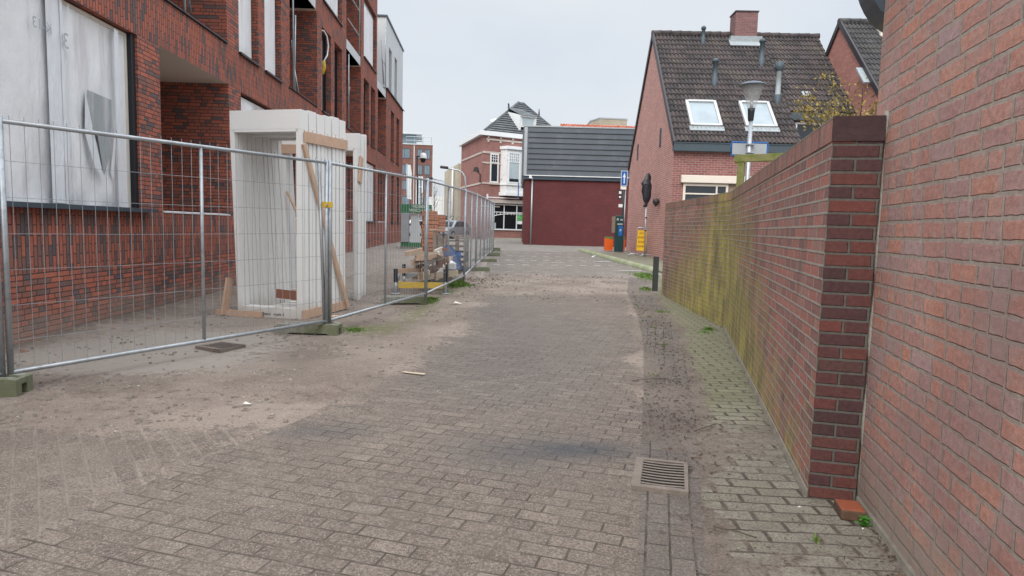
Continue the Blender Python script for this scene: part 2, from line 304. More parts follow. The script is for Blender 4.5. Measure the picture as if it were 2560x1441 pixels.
# ---- ground materials
def ground_dirt(t, vec, nbig, nmid, nfine):
    c = t.mix(t.sstep(nbig, .38, .62), (.190, .155, .134), (.280, .236, .204))
    c = t.mix(t.sstep(nmid, .54, .66), c, (.105, .083, .069))
    c = t.mix(t.math('MULTIPLY', t.sstep(nmid, .46, .36), .5), c, (.33, .285, .245))
    c = t.mix(t.math('MULTIPLY', t.sstep(nfine, .54, .64), .55), c, (.38, .335, .295))
    c = t.mix(t.math('MULTIPLY', t.sstep(nfine, .46, .37), .55), c, (.085, .070, .060))
    return c
def paver_mat(name, ua, stops, L, H, m, joint, mud=1.0, alg=.5, ck=.46, off=.5, wob=.004, spk=.5, wide=None, widev=None, wet=(.050, .053, .060)):
    """paving laid with rows along direction ua; vertex attribute 'mask' = sand cover, dampness, algae"""
    t = NT(name); P = t.pos(); p = t.sep(P)
    u = t.math('ADD', t.math('MULTIPLY', p[0], ua[0]), t.math('MULTIPLY', p[1], ua[1]))
    v = t.math('ADD', t.math('MULTIPLY', p[0], -ua[1]), t.math('MULTIPLY', p[1], ua[0]))
    rnd, rnd2, mask, vec = brickcells(t, u, v, L, H, m, off, False, wob, 5)
    if wide:  # end joints filled with a broad strip of sand
        fu = brickcells.fu; d = t.math('MULTIPLY', t.math('MINIMUM', fu, t.math('SUBTRACT', 1.0, fu)), L)
        mask = t.math('MINIMUM', mask, t.sstep(d, wide*.5-.004, wide*.5+.004))
    hmask = mask
    if widev:
        fu = brickcells.fv; d = t.math('MULTIPLY', t.math('MINIMUM', fu, t.math('SUBTRACT', 1.0, fu)), H)
        wm = t.sstep(d, widev*.5-.005, widev*.5+.005); wm = t.math('MAXIMUM', wm, t.sstep(t.noise(P, 6, 4, .7), .46, .56)); mask = t.math('MINIMUM', t.math('MAXIMUM', mask, .35), wm)
    nb = t.noise(P, .8, 5, .6); nm = t.noise(P, 9, 6, .72); nf = t.noise(P, 85, 3, .7); ns = t.noise(P, 190, 2, .5)
    at = t.n('ShaderNodeAttribute', attribute_name='mask'); a = t.sep(at.outputs['Vector'])
    c = t.ramp(rnd, stops); k = t.math('ADD', .35, t.math('MULTIPLY', nm, 1.3)); c = t.mix(1.0, c, t.vec(k, k, k), 'MULTIPLY')
    c = t.mix(t.math('MULTIPLY', t.sstep(nf, .53, .62), spk), c, (.34, .305, .275))       # worn aggregate
    c = t.mix(t.math('MULTIPLY', t.sstep(nf, .47, .38), spk*1.2), c, (.062, .056, .053))
    c = t.mix(t.math('MULTIPLY', t.sstep(ns, .64, .69), spk*1.3), c, (.60, .57, .53))
    jk = t.math('MULTIPLY', t.sstep(nb, .35, .65), .7)
    jc = t.mix(jk, joint[0], joint[1])
    c = t.mix(mask, jc, c)
    crack = t.math('MULTIPLY', t.sstep(brickcells.d, .0050, .0015), t.math('MULTIPLY', t.sstep(t.noise(P, 3.1, 4, .65), .40, .56), ck)); c = t.mix(crack, c, (.035, .03, .026))
    film = t.math('MULTIPLY', t.sstep(t.noise(P, 1.7, 6, .68), .42, .60), .50); c = t.mix(film, c, t.mix(t.sstep(nf, .44, .58), (.135, .113, .096), (.205, .176, .152)))
    wetf = t.math('MULTIPLY', a[1], t.sstep(nm, .22, .52)); c = t.mix(t.math('MULTIPLY', wetf, .85), c, wet)
    alf = t.sstep(t.math('ADD', a[2], t.math('MULTIPLY', t.math('SUBTRACT', nm, .5), .9)), .25, .8); alf = t.math('MULTIPLY', alf, t.math('ADD', .25, t.math('MULTIPLY', mask, .75))); c = t.mix(t.math('MULTIPLY', alf, alg), c, (.155, .165, .075))
    dn = t.math('ADD', a[0], t.math('ADD', t.math('MULTIPLY', t.math('SUBTRACT', nb, .5), 1.2), t.math('ADD', t.math('MULTIPLY', t.math('SUBTRACT', nm, .5), 2.6), t.math('MULTIPLY', t.math('SUBTRACT', nf, .5), .9))))
    dn = t.math('SUBTRACT', dn, t.math('MULTIPLY', mask, .16))
    df = t.sstep(dn, .30, .62); df = t.math('MULTIPLY', df, .94)
    gd = ground_dirt(t, vec, nb, nm, nf); gd = t.mix(1.0, gd, (mud, mud*.975, mud*.95), 'MULTIPLY'); c = t.mix(df, c, gd)
    inv = t.math('SUBTRACT', 1.0, df)
    h = t.math('MULTIPLY', t.math('ADD', t.math('MULTIPLY', hmask, .18), t.math('ADD', t.math('MULTIPLY', rnd2, .25), t.math('MULTIPLY', crack, -.9))), inv)
    h = t.math('ADD', h, t.math('ADD', t.math('MULTIPLY', nf, .45), t.math('MULTIPLY', nm, .8)))
    rough = t.math('SUBTRACT', .92, t.math('MULTIPLY', a[1], .35))
    return t.fin(c, rough, t.bump(h, .010), spec=.25)
RU = Vector((.957, -.290)).normalized(); RU2 = (.978, -.209)
greyp = [(0, (0.141, 0.112, 0.094)), (.35, (0.161, 0.130, 0.108)), (.75, (0.176, 0.144, 0.119)), (1, (0.207, 0.170, 0.140))]
M['road'] = paver_mat('road_block_paving', (RU.x, RU.y), greyp, .208, .1035, .010, ((.125, .106, .090), (.19, .16, .135)), wob=.007)
M['forecourt'] = paver_mat('side_block_paving', (-.6, .8), greyp, .215, .112, .009, ((.215, .185, .155), (.25, .215, .18)), off=.5, widev=.020, ck=.12)
M['pave'] = paver_mat('pale_pavement_block', (.9985, -.055), [(0, (.195, .182, .142)), (.5, (.235, .222, .176)), (1, (.28, .265, .212))], .235, .1075, .012, ((.050, .040, .033), (.11, .09, .074)), spk=.5, wide=.024, wob=.007, mud=.70)
M['gutter'] = paver_mat('gutter_block', (.22, .975), greyp, .213, .1065, .008, ((.08, .068, .056), (.15, .125, .105)), mud=.66)
M['parking'] = paver_mat('dark_block_paving', (1, .02), [(0, (0.180, 0.160, 0.140)), (.6, (0.227, 0.198, 0.172)), (1, (0.280, 0.248, 0.211))], .213, .1065, .010, ((0.156, 0.131, 0.111), (0.312, 0.262, 0.208)), spk=.35)
M['farroad'] = paver_mat('pale_street_paving', (1, 0), [(0, (0.224, 0.213, 0.193)), (1, (0.291, 0.269, 0.246))], .213, .1065, .010, ((0.168, 0.146, 0.123), (0.291, 0.258, 0.213)), spk=.3)
def dirt_mat(name, lift=1.0):
    t = NT(name); P = t.pos()
    nb = t.noise(P, .8, 5, .6); nm = t.noise(P, 9, 6, .72); nf = t.noise(P, 85, 3, .7)
    c = ground_dirt(t, P, nb, nm, nf); c = t.mix(1.0, c, (1.0, .975, .95), 'MULTIPLY')
    at = t.n('ShaderNodeAttribute', attribute_name='mask'); a = t.sep(at.outputs['Vector'])
    c = t.mix(t.math('MULTIPLY', t.sstep(t.math('ADD', a[0], t.math('MULTIPLY', t.math('SUBTRACT', nm, .5), 2.2)), .3, .8), .75), c, (.345, .315, .28))
    c = t.mix(t.math('MULTIPLY', t.sstep(t.math('ADD', a[1], t.math('MULTIPLY', t.math('SUBTRACT', nm, .5), 2.2)), .3, .8), .7), c, (.125, .095, .08))
    c = t.mix(t.math('MULTIPLY', t.sstep(t.math('ADD', a[2], t.math('MULTIPLY', t.math('SUBTRACT', nm, .5), 2.2)), .3, .8), .7), c, (.13, .14, .06))
    h = t.math('ADD', t.math('MULTIPLY', nf, .6), t.math('MULTIPLY', nm, 1.6))
    return t.fin(c, .95, t.bump(h, .014), spec=.15)
M['dirt'] = dirt_mat('dusty_building_site_sand')
t = NT('broad_ground'); P = t.pos(); t.fin(t.mix(t.noise(P, .3, 5), (.20, .185, .165), (.28, .26, .235)), .95); M['ground'] = t.m
t = NT('grass_blade'); P = t.obj(); t.fin(t.ramp(t.noise(P, 9, 2), [(.3, (.07, .14, .03)), (.55, (.13, .22, .05)), (.75, (.24, .25, .10))]), .6, spec=.2); M['grass'] = t.m
t = NT('bright_leaf'); P = t.obj(); t.fin(t.ramp(t.noise(P, 60, 2), [(.3, (.03, .13, .015)), (.7, (.10, .30, .04))]), .5, spec=.3); M['weed'] = t.m
t = NT('yellow_leaf'); P = t.obj(); t.fin(t.ramp(t.noise(P, 7, 2), [(.3, (.13, .11, .035)), (.6, (.30, .22, .06))]), .7, spec=.2); M['yleaf'] = t.m
t = NT('dead_leaf'); P = t.obj(); t.fin(t.ramp(t.noise(P, 12, 2), [(.3, (.055, .040, .032)), (.6, (.12, .08, .058)), (.8, (.22, .14, .09))]), .9, spec=.15); M['litter'] = t.m
t = NT('hedge_leaf'); P = t.obj(); t.fin(t.ramp(t.noise(P, 3, 3), [(.3, (.03, .05, .02)), (.7, (.09, .11, .05))]), .8, spec=.2); M['hedge'] = t.m

# ------------------------------------------------------------------ mesh helpers
class MB:
    def __init__(s): s.v = []; s.f = []; s.mi = []; s.uv = {}; s.sm = set()
    def face(s, pts, mat=0, uv=None, smooth=False):
        i = len(s.v); s.v += [tuple(p) for p in pts]; s.f.append(tuple(range(i, i+len(pts)))); s.mi.append(mat)
        if uv: s.uv[len(s.f)-1] = uv
        if smooth: s.sm.add(len(s.f)-1)
    def raw(s, vs, fs, mat=0, smooth=False):
        i = len(s.v); s.v += [tuple(p) for p in vs]
        for f in fs:
            s.f.append(tuple(i+k for k in f)); s.mi.append(mat)
            if smooth: s.sm.add(len(s.f)-1)
    def box(s, x0, x1, y0, y1, z0, z1, mat=0, mx=None):
        if x0 > x1: x0, x1 = x1, x0
        if y0 > y1: y0, y1 = y1, y0
        if z0 > z1: z0, z1 = z1, z0
        vs = [(x0, y0, z0), (x1, y0, z0), (x1, y1, z0), (x0, y1, z0), (x0, y0, z1), (x1, y0, z1), (x1, y1, z1), (x0, y1, z1)]
        if mx is not None: vs = [tuple(mx @ Vector(p)) for p in vs]
        s.raw(vs, [(0, 3, 2, 1), (4, 5, 6, 7), (0, 1, 5, 4), (1, 2, 6, 5), (2, 3, 7, 6), (3, 0, 4, 7)], mat); return s
    def tube(s, pts, r, seg=8, mat=0, caps=True, radii=None):
        pts = [Vector(p) for p in pts]; rings = []; prev = None
        for i, p in enumerate(pts):
            d = (pts[min(i+1, len(pts)-1)]-pts[max(i-1, 0)]).normalized()
            if prev is None: a = d.orthogonal().normalized()
            else: a = (prev-d*prev.dot(d)).normalized()
            prev = a; b = d.cross(a); rr = radii[i] if radii else r
            rings.append([p+a*math.cos(2*math.pi*k/seg)*rr+b*math.sin(2*math.pi*k/seg)*rr for k in range(seg)])
        vs = [q for g in rings for q in g]; fs = []
        for i in range(len(pts)-1):
            for k in range(seg): fs.append((i*seg+k, i*seg+(k+1) % seg, (i+1)*seg+(k+1) % seg, (i+1)*seg+k))
        s.raw(vs, fs, mat, seg > 5)
        if caps: s.raw(rings[0], [tuple(range(seg))[::-1]], mat); s.raw(rings[-1], [tuple(range(seg))], mat)
        return s
    def lathe(s, prof, cx=0, cy=0, seg=20, mat=0):
        n = len(prof); vs = [(cx+r*math.cos(2*math.pi*k/seg), cy+r*math.sin(2*math.pi*k/seg), z) for r, z in prof for k in range(seg)]
        fs = [(i*seg+k, i*seg+(k+1) % seg, (i+1)*seg+(k+1) % seg, (i+1)*seg+k) for i in range(n-1) for k in range(seg)]
        s.raw(vs, fs, mat, True); return s
    def prism(s, poly, a0, a1, axis='y', mat=0, mx=None):
        """poly of (p,q); axis y: (x,z) extruded along y; axis x: (y,z) along x; axis z: (x,y) along z"""
        def mk(p, q, a): return {'y': (p, a, q), 'x': (a, p, q), 'z': (p, q, a)}[axis]
        n = len(poly); vs = [mk(p, q, a0) for p, q in poly]+[mk(p, q, a1) for p, q in poly]
        if mx is not None: vs = [tuple(mx @ Vector(p)) for p in vs]
        s.raw(vs, [tuple(range(n))[::-1], tuple(range(n, 2*n))]+[(i, (i+1) % n, n+(i+1) % n, n+i) for i in range(n)], mat); return s
    def build(s, name, mats, parent=None, loc=None, rotz=0, bevel=0, fixn=True, keep=False):
        me = bpy.data.meshes.new(name); me.from_pydata(s.v, [], s.f)
        for m in (mats if isinstance(mats, (list, tuple)) else [mats]): me.materials.append(M[m] if isinstance(m, str) else m)
        for p, mi in zip(me.polygons, s.mi): p.material_index = mi
        for i in s.sm: me.polygons[i].use_smooth = True
        uvl = me.uv_layers.new(name='UVMap').data
        for i, p in enumerate(me.polygons):
            n = p.normal; ov = s.uv.get(i)
            for k, li in enumerate(p.loop_indices):
                if ov: uvl[li].uv = ov[k]; continue
                c = me.vertices[me.loops[li].vertex_index].co
                if abs(n.z) >= abs(n.x) and abs(n.z) >= abs(n.y): uvl[li].uv = (c.x, c.y)
                elif abs(n.y) >= abs(n.x): uvl[li].uv = (c.x, c.z)
                else: uvl[li].uv = (c.y, c.z)
        if fixn and not keep:
            b = bmesh.new(); b.from_mesh(me); bmesh.ops.remove_doubles(b, verts=b.verts, dist=1e-5); bmesh.ops.recalc_face_normals(b, faces=b.faces); b.to_mesh(me); b.free()
        o = bpy.data.objects.new(name, me); C.objects.link(o)
        if parent is not None: o.parent = parent
        if loc is not None: o.location = loc
        if rotz: o.rotation_euler[2] = rotz
        if bevel:
            bv = o.modifiers.new('bevel', 'BEVEL'); bv.width = bevel; bv.segments = 2; bv.limit_method = 'ANGLE'
        return o

def tag(o, label, cat, group=None, kind=None):
    if label: o['label'] = label
    if cat: o['category'] = cat
    if group: o['group'] = group
    if kind: o['kind'] = kind
    return o
def thing(name, label, cat, loc=(0, 0, 0), rotz=0, group=None):
    o = bpy.data.objects.new(name, None); C.objects.link(o); o.location = loc; o.rotation_euler = (0, 0, rotz)
    return tag(o, label, cat, group)
def struct(name, mb, mats, **k): return tag(mb.build(name, mats, **k), None, None, None, 'structure')
def dup(root, loc, rotz, label=None, group=None):
    r = root.copy(); C.objects.link(r); r.location = loc; r.rotation_euler = (0, 0, rotz)
    if label: r['label'] = label
    if group: r['group'] = group
    for ch in list(root.children):
        c = ch.copy(); C.objects.link(c); c.parent = r
        for g in list(ch.children): d = g.copy(); C.objects.link(d); d.parent = c
    return r
def lettering(txt, size, mat, parent, loc, rot, name='lettering', ext=.002, align='CENTER', sx=1.0):
    cu = bpy.data.curves.new(name, 'FONT'); cu.body = txt; cu.size = size; cu.extrude = ext; cu.align_x = align; cu.align_y = 'CENTER'; cu.space_line = .95
    to = bpy.data.objects.new('tmp', cu); C.objects.link(to)
    me = bpy.data.meshes.new_from_object(to.evaluated_get(bpy.context.evaluated_depsgraph_get())); bpy.data.objects.remove(to)
    me.materials.clear(); me.materials.append(M[mat]); me.name = name
    o = bpy.data.objects.new(name, me); C.objects.link(o); o.parent = parent; o.location = loc; o.rotation_euler = rot; o.scale = (sx, 1, 1)
    return o
def lerp(a, b, t): return a+(b-a)*t
def sm(t): t = max(0, min(1, t)); return t*t*(3-2*t)
_zt = []
for _i in range(0, 801):
    _y = _i*.25; _zt.append(.32*sm((_y-11)/13)+.08*max(0, min(1, (_y-24)/7)))
def zg(y):
    if y <= 0: return 0.0
    q = min(y/.25, 799.99); i = int(q); return lerp(_zt[i], _zt[i+1], q-i)
def interp(pts, y):
    if y <= pts[0][0]: return pts[0][1]
    for (a, va), (b, vb) in zip(pts, pts[1:]):
        if y <= b: return lerp(va, vb, (y-a)/(b-a))
    return pts[-1][1]
def relief(x, y, amp): return amp*(mnoise.noise(Vector((x*1.3, y*1.3, 2.2)))+.5*mnoise.noise(Vector((x*4, y*4, 7.1))))
def gauss(x, y, cx, cy, rx, ry): return math.exp(-((x-cx)/rx)**2-((y-cy)/ry)**2)

# ------------------------------------------------------------------ ground
# curves x(y) that divide the street lengthwise
XL = [(0.5, -2.9), (2.76, -2.07), (3.5, -1.84), (4.6, -1.44), (5.6, -1.31), (9.65, -.77), (14.4, -.62), (17.2, -.75)]   # seam left of the road
XR = [(0.5, .12), (2.5, .54), (3.8, .80), (5.3, 1.12), (8.0, 1.66), (10.7, 2.10), (14.3, 2.55), (17.2, 3.1)]            # right edge of the road
XP = [(0.5, .36), (2.93, .93), (5.3, 1.55), (9.0, 2.33), (13.7, 3.0), (14.4, 3.1), (17.2, 3.6)]                      # start of pale pavement
XW = [(0.5, 1.2), (2.58, 1.68), (3.32, 1.90), (4.33, 1.94), (5.82, 2.29), (9.54, 3.24), (11.66, 3.34), (14.1, 3.32), (17.2, 4.9)]
YS = []
yy = .6
while yy < 17.2:
    YS.append(round(yy, 4)); yy += .05 if yy < 8 else .125
YS.append(17.25)
def strip(name, xa, xb, nx, ys, mat, maskfn, amp=.006, lift=0.0, hump=None):
    vs = []; mk = []; fs = []
    for y in ys:
        a = xa(y); b = xb(y)
        for i in range(nx+1):
            x = lerp(a, b, i/nx); z = zg(y)+lift+relief(x, y, amp)
            if hump: z += hump(x, y)
            vs.append((x, y, z)); mk.append(maskfn(x, y))
    for j in range(len(ys)-1):
        for i in range(nx): q = j*(nx+1)+i; fs.append((q, q+1, q+nx+2, q+nx+1))
    me = bpy.data.meshes.new(name); me.from_pydata(vs, [], fs); me.materials.append(M[mat])
    ca = me.attributes.new('mask', 'FLOAT_VECTOR', 'POINT')
    for i, m in enumerate(mk): ca.data[i].vector = m
    for p in me.polygons: p.use_smooth = True
    o = bpy.data.objects.new(name, me); C.objects.link(o); tag(o, None, None, None, 'structure'); return o
def road_mask(x, y):
    sand = .10
    sand = max(sand, .95*sm((y-12.3)/1.7)*(1-.35*sm((y-15)/2)))                  # band of sand across the street
    d = x-interp(XL, y); sand = max(sand, .62*math.exp(-(d/.55)**2)*sm((y-3.6)/2.0)+.18*math.exp(-(d/.25)**2))
    d = interp(XR, y)-x; d += .16*mnoise.noise(Vector((x*1.2, y*2.3, 9))); sand = max(sand, .52*math.exp(-(max(d, 0)/.24)**2)*sm((y-4.6)/2)+.40*math.exp(-(max(d, 0)/.14)**2))
    sand = max(sand, .42*gauss(x, y, 1.5, 11, .8, 1.6), .35*gauss(x, y, -.9, 9.5, .7, 3))
    wet = .95*gauss(x, y, .50, 4.02, .34, .16)+.55*gauss(x, y, .05, 3.9, .35, .3)+.5*gauss(x, y, -1.3, 4.25, .35, .16)+.30*gauss(x, y, -.1, 6.4, .9, 1.9)+.25*gauss(x, y, .3, 8.8, 1.2, 2.2)+.3*gauss(x, y, -.4, 11, .6, 1.2)
    return (sand, min(wet, 1), 0.0)
def gutter_mask(x, y):
    return (.62+.55*mnoise.noise(Vector((x*2, y*1.2, 5))), .35*gauss(x, y, 1.15, 4.7, .3, .9)+.3, .10*sm((y-9)/3))
def pave_mask(x, y):
    e = x-interp(XP, y); dw = interp(XW, y)-x
    e += .14*mnoise.noise(Vector((x*1.7, y*2.6, 4)))+.03; sand = .98*math.exp(-(max(e, 0)/.13)**2)+.40*math.exp(-(dw/.10)**2)+.42*gauss(x, y, 1.4, 4.3, .9, .45)+.5*gauss(x, y, 1.1, 2.62, .6, .15)+.10+.20*sm((y-4.3)/1.5)
    sand = max(sand, .62*sm((y-12.0)/1.5)*.9, .12+.25*mnoise.noise(Vector((x*1.5, y*1.5, 1))))
    return (sand, 0.0, min(1, .34+.75*sm((y-4.2)/2.0)))
def left_mask(x, y):
    d = interp(XL, y)-x
    sand = .22+1.25*sm((y-3.85-.12*(x+2)-.15*mnoise.noise(Vector((x*1.5, y*.7, 2))))/1.0)+.2*math.exp(-(d/.2)**2); return (min(sand, 1.6), .3*gauss(x, y, -2, 4.9, .3, .15), 0.0)
def site_mask(x, y):
    k0 = sm((y-4.9)/1.0)
    light = .30+.8*gauss(x, y, -4.0, 6.6, .9, .9)+.8*gauss(x, y, -3.3, 6.9, .9, .9)+.4*gauss(x, y, -4.2, 11, .8, 3)+.35*sm((y-14)/5)
    dark = .85*math.exp(-((x+5.45+.041*y*.2)/.55)**2)*sm((14-y)/4)+.62*gauss(x, y, -2.3, 6.9, .75, 1.0)*sm((y-5.2)/.9)
    green = .75*gauss(x, y, -2.0, 8.5, .5, .55)+.65*gauss(x, y, -1.5, 10.5, .35, 2.2)+.5*gauss(x, y, -1.2, 14, .4, 1.4)
    return (light*k0, dark*k0, green)
strip('road', lambda y: interp(XL, y), lambda y: interp(XR, y), 56, YS, 'road', road_mask, lift=.004)
strip('gutter', lambda y: interp(XR, y), lambda y: interp(XP, y), 16, YS, 'gutter', gutter_mask, lift=.004, hump=lambda x, y: .008*max(0, mnoise.noise(Vector((x*9, y*7, 3))))*sm((y-4.6)/1))
strip('pavement', lambda y: interp(XP, y), lambda y: interp(XW, y)+.02, 18, YS, 'pave', pave_mask, lift=.004)
YL = [y for y in YS if y <= 4.9]
strip('forecourt', lambda y: -6.6, lambda y: interp(XL, y), 70, YL, 'forecourt', left_mask, lift=.004)
YD = [y for y in YS if y >= YL[-1]]+[17.5+.25*i for i in range(120)]
def site_right(y): return interp(XL, y) if y <= 17.25 else interp([(17.25, -.75), (30, -1.0), (48, -1.2)], y)
strip('site_ground', lambda y: -6.9, site_right, 64, YD, 'dirt', site_mask, amp=.006, lift=.004,
      hump=lambda x, y: .05*math.exp(-((x+5.5)/.5)**2)*sm((y-6)/2)+.02*max(0, mnoise.noise(Vector((x*2, y*2, 3))))*sm((y-5.2)/.5)*sm((site_right(y)-x)/.6))
YP = [17.25+.25*i for i in range(47)]
strip('parking_road', lambda y: site_right(y), lambda y: interp([(17.25, 3.95), (19, 4.05), (20.5, 3.75), (22.6, 3.52), (25.4, 3.38), (28.75, 3.2)], y), 20, YP, 'parking', lambda x, y: (.55*math.exp(-((y-17.2)/.5)**2)+.16, .15, .1), amp=.004, lift=.004)
YF = [28.75+.25*i for i in range(46)]+[40+2*i for i in range(60)]
strip('street', lambda y: -30 if y > 40 else site_right(y), lambda y: 14, 24, YF, 'farroad', lambda x, y: (.22, 0, .12), amp=.0, lift=.004)
YK = [14.25+.25*i for i in range(59)]
# raised pavement along the house: kerb face and top
kx = [(14.25, 3.36), (17.0, 4.35), (19.07, 4.36), (20.53, 4.05), (22.65, 3.85), (25.39, 3.72), (28.1, 3.53), (28.75, 3.48)]
mb = MB()
struct_k = strip('kerb_pavement', lambda y: interp(kx, y), lambda y: 5.75+.0177*(y-23), 8, YK, 'pave', lambda x, y: (.30, 0, .55), amp=.004, lift=.03)
for y0, y1 in zip(YK, YK[1:]):
    xa, xb = interp(kx, y0), interp(kx, y1)
    mb.face([(xa-.003, y0, zg(y0)-.05), (xb-.003, y1, zg(y1)-.05), (xb-.003, y1, zg(y1)+.034), (xa-.003, y0, zg(y0)+.034)])
struct('kerb', mb, 'concrete', keep=True)
# one broad sheet to the horizon (stepped in y like the rest so that it stays below them)
ys = [-60, -10, 0]+[.25*i for i in range(1, 161)]+[60, 120, 400, 900]; vs = []; fs = []
for y in ys:
    for x in (-700, -60, -7.5, 6.5, 60, 700): vs.append((x, y, (zg(y) if y < 41 else .4)-.03))
for j in range(len(ys)-1):
    for i in range(5): q = j*6+i; fs.append((q, q+1, q+7, q+6))
mb = MB(); mb.raw(vs, fs); struct('ground', mb, 'ground', keep=True)
# white dashes of the parking place: every other block white
mb = MB()
for (xa, ya), (xb, yb), n in (((-.5, 19.88), (3.11, 20.41), 9), ((-.59, 21.62), (3.28, 22.32), 10), ((-.58, 24.26), (3.07, 24.63), 9), ((-.33, 26.66), (2.34, 26.79), 7)):
    for i in range(n):
        x = lerp(xa, xb, i/(n-1)); y = lerp(ya, yb, i/(n-1)); z = zg(y)+.017
        mb.face([(x-.10, y-.04, z), (x+.10, y-.035, z+.001), (x+.10, y+.04, z+.001), (x-.10, y+.035, z)])
for (xa, ya, xb, yb) in ((3.1, 19.0, 3.8, 19.05), (1.25, 21.3, 1.7, 21.32), (3.0, 24.6, 3.3, 26.2), (2.9, 21.9, 3.35, 22.6)):
    z = zg(max(ya, yb))+.017; d = Vector((xb-xa, yb-ya)).normalized(); n = Vector((-d.y, d.x))*.035
    mb.face([(xa-n.x, ya-n.y, z), (xb-n.x, yb-n.y, z), (xb+n.x, yb+n.y, z), (xa+n.x, ya+n.y, z)])
struct('parking_markings', mb, 'whiteink', keep=True)

# ------------------------------------------------------------------ left: new brick building (local x = out to the street, local y = along the facade)
FROT = math.atan(.041)
bld = thing('brick_building', 'long new red brick apartment building under construction behind the mesh fence', 'building', (-5.02, 0, 0), FROT)
B = MB(); SB = []
def opening(a, b, c, d, depth): SB.append((a, b, c, d, depth))
opening(4.6, 9.47, 1.48, 3.98, .2)       # big window with plastic film
opening(10.1, 12.74, 1.49, 4.0, 1.9)      # deep porch
opening(13.37, 15.95, 1.49, 3.98, .2)
opening(16.7, 19.3, 1.49, 4.0, 1.9)
opening(19.9, 22.55, 1.49, 3.98, .2)
opening(23.2, 25.65, 1.49, 4.0, 1.6)
opening(26.48, 29.21, 1.49, 4.0, .2)
opening(29.88, 32.45, 1.49, 4.0, 1.6)
opening(34.03, 35.09, 1.49, 4.02, .22); opening(36.06, 37.2, 1.49, 4.02, .22)
NICH = ((10.1, 12.7), (16.66, 19.28), (23.18, 25.82), (29.75, 32.18))
WINP = ((6.8, 7.9), (8.4, 9.5), (13.3, 14.42), (14.82, 15.99), (19.83, 20.97), (21.43, 22.53), (26.42, 27.55), (28.04, 29.1), (33.75, 34.85), (35.8, 36.9))
for a, b in NICH: opening(a, b, 4.73, 7.44, 1.3)
for a, b in WINP: opening(a, b, 4.72, 7.2, .22)
for a, b in NICH[:3]: opening(a, b, 7.78, 10.4, 1.3)
for a, b in ((6.8, 9.5), (13.3, 15.99), (19.95, 22.5), (26.38, 29.2)): opening(a, b, 7.97, 10.4, .22)
ss = sorted({0.5, 38.45, 29.48}|{q for o in SB for q in o[:2]}); hs = sorted({-.3, .76, 1.44, 1.48, 3.98, 4.73, 7.2, 7.95, 10.4, 12.6}|{q for o in SB for q in o[2:4]})
def bandmat(h): return 1 if (.76 < h < 1.47 or 3.98 < h < 4.73 or 7.2 < h < 7.95 or 10.4 < h < 11.1) else 0
for s0, s1 in zip(ss, ss[1:]):
    for h0, h1 in zip(hs, hs[1:]):
        sc, hc = (s0+s1)/2, (h0+h1)/2
        if sc > 29.48 and h0 >= 7.95-1e-4: continue
        if 29.48 < sc < 32.18 and h0 > 7.43: continue
        if any(a < sc < b and c < hc < d for a, b, c, d, _ in SB): continue
        B.face([(0, s0, h0), (0, s1, h0), (0, s1, h1), (0, s0, h1)], bandmat(hc), [(s0, h0), (s1, h0), (s1, h1), (s0, h1)])
for a, b, c, d, e in SB:
    B.face([(0, a, c), (-e, a, c), (-e, a, d), (0, a, d)], 0, [(a, c), (a-e, c), (a-e, d), (a, d)])
    B.face([(0, b, c), (-e, b, c), (-e, b, d), (0, b, d)], 0, [(b, c), (b+e, c), (b+e, d), (b, d)])
    B.face([(0, a, d), (0, b, d), (-e, b, d), (-e, a, d)], 0 if e < 1 else 2, [(a, d), (b, d), (b, d+e), (a, d+e)])
    B.face([(0, a, c), (0, b, c), (-e, b, c), (-e, a, c)], 2)
    if e > 1: B.face([(-e, a, c), (-e, b, c), (-e, b, d), (-e, a, d)], 0)
B.face([(0, 38.45, -.3), (-12, 38.45, -.3), (-12, 38.45, 7.95), (0, 38.45, 7.95)], 0)
B.face([(0, 29.48, 7.78), (-12, 29.48, 7.78), (-12, 29.48, 12.6), (0, 29.48, 12.6)], 0)
B.face([(0, .5, -.3), (-12, .5, -.3), (-12, .5, 12.6), (0, .5, 12.6)], 0)
B.face([(-.0, .5, 12.6), (-12, .5, 12.6), (-12, 29.48, 12.6), (0, 29.48, 12.6)], 2)
B.face([(-12, .5, -.3), (-12, .5, 12.6), (-12, 38.45, 12.6), (-12, 38.45, -.3)], 0)
B.face([(-1.3, 29.48, 7.6), (-1.3, 32.3, 7.6), (-12, 32.3, 7.6), (-12, 29.48, 7.6)], 2)
wall = B.build('wall', ['newbrick', 'newsoldier', 'cream'], bld, fixn=False)
# window panes, plastic film, frames
def film(name, a, b, c, d, x, mat='film', folds=1.0, nx=None, parent=bld):
    mb = MB(); nx = nx or max(6, int((b-a)*14)); nz = max(8, int((d-c)*10)); vs = []
    for j in range(nz+1):
        for i in range(nx+1):
            s = lerp(a, b, i/nx); h = lerp(c, d, j/nz); e = min(s-a, b-s, h-c, d-h)
            f = mnoise.noise(Vector((s*2.6, h*.5, a)))*.045+mnoise.noise(Vector((s*9+h*1.5, h*1.0, a+4)))*.016+.012*math.sin(s*3.1+h*.6)+.012*abs(mnoise.noise(Vector((s*14-h*5, h*3, a+9))))
            vs.append((x+f*folds*min(1, e/.15), s, h))
    mb.raw(vs, [(j*(nx+1)+i, j*(nx+1)+i+1, (j+1)*(nx+1)+i+1, (j+1)*(nx+1)+i) for j in range(nz) for i in range(nx)], 0, True)
    return mb.build(name, mat, parent, fixn=False)
fr = MB()
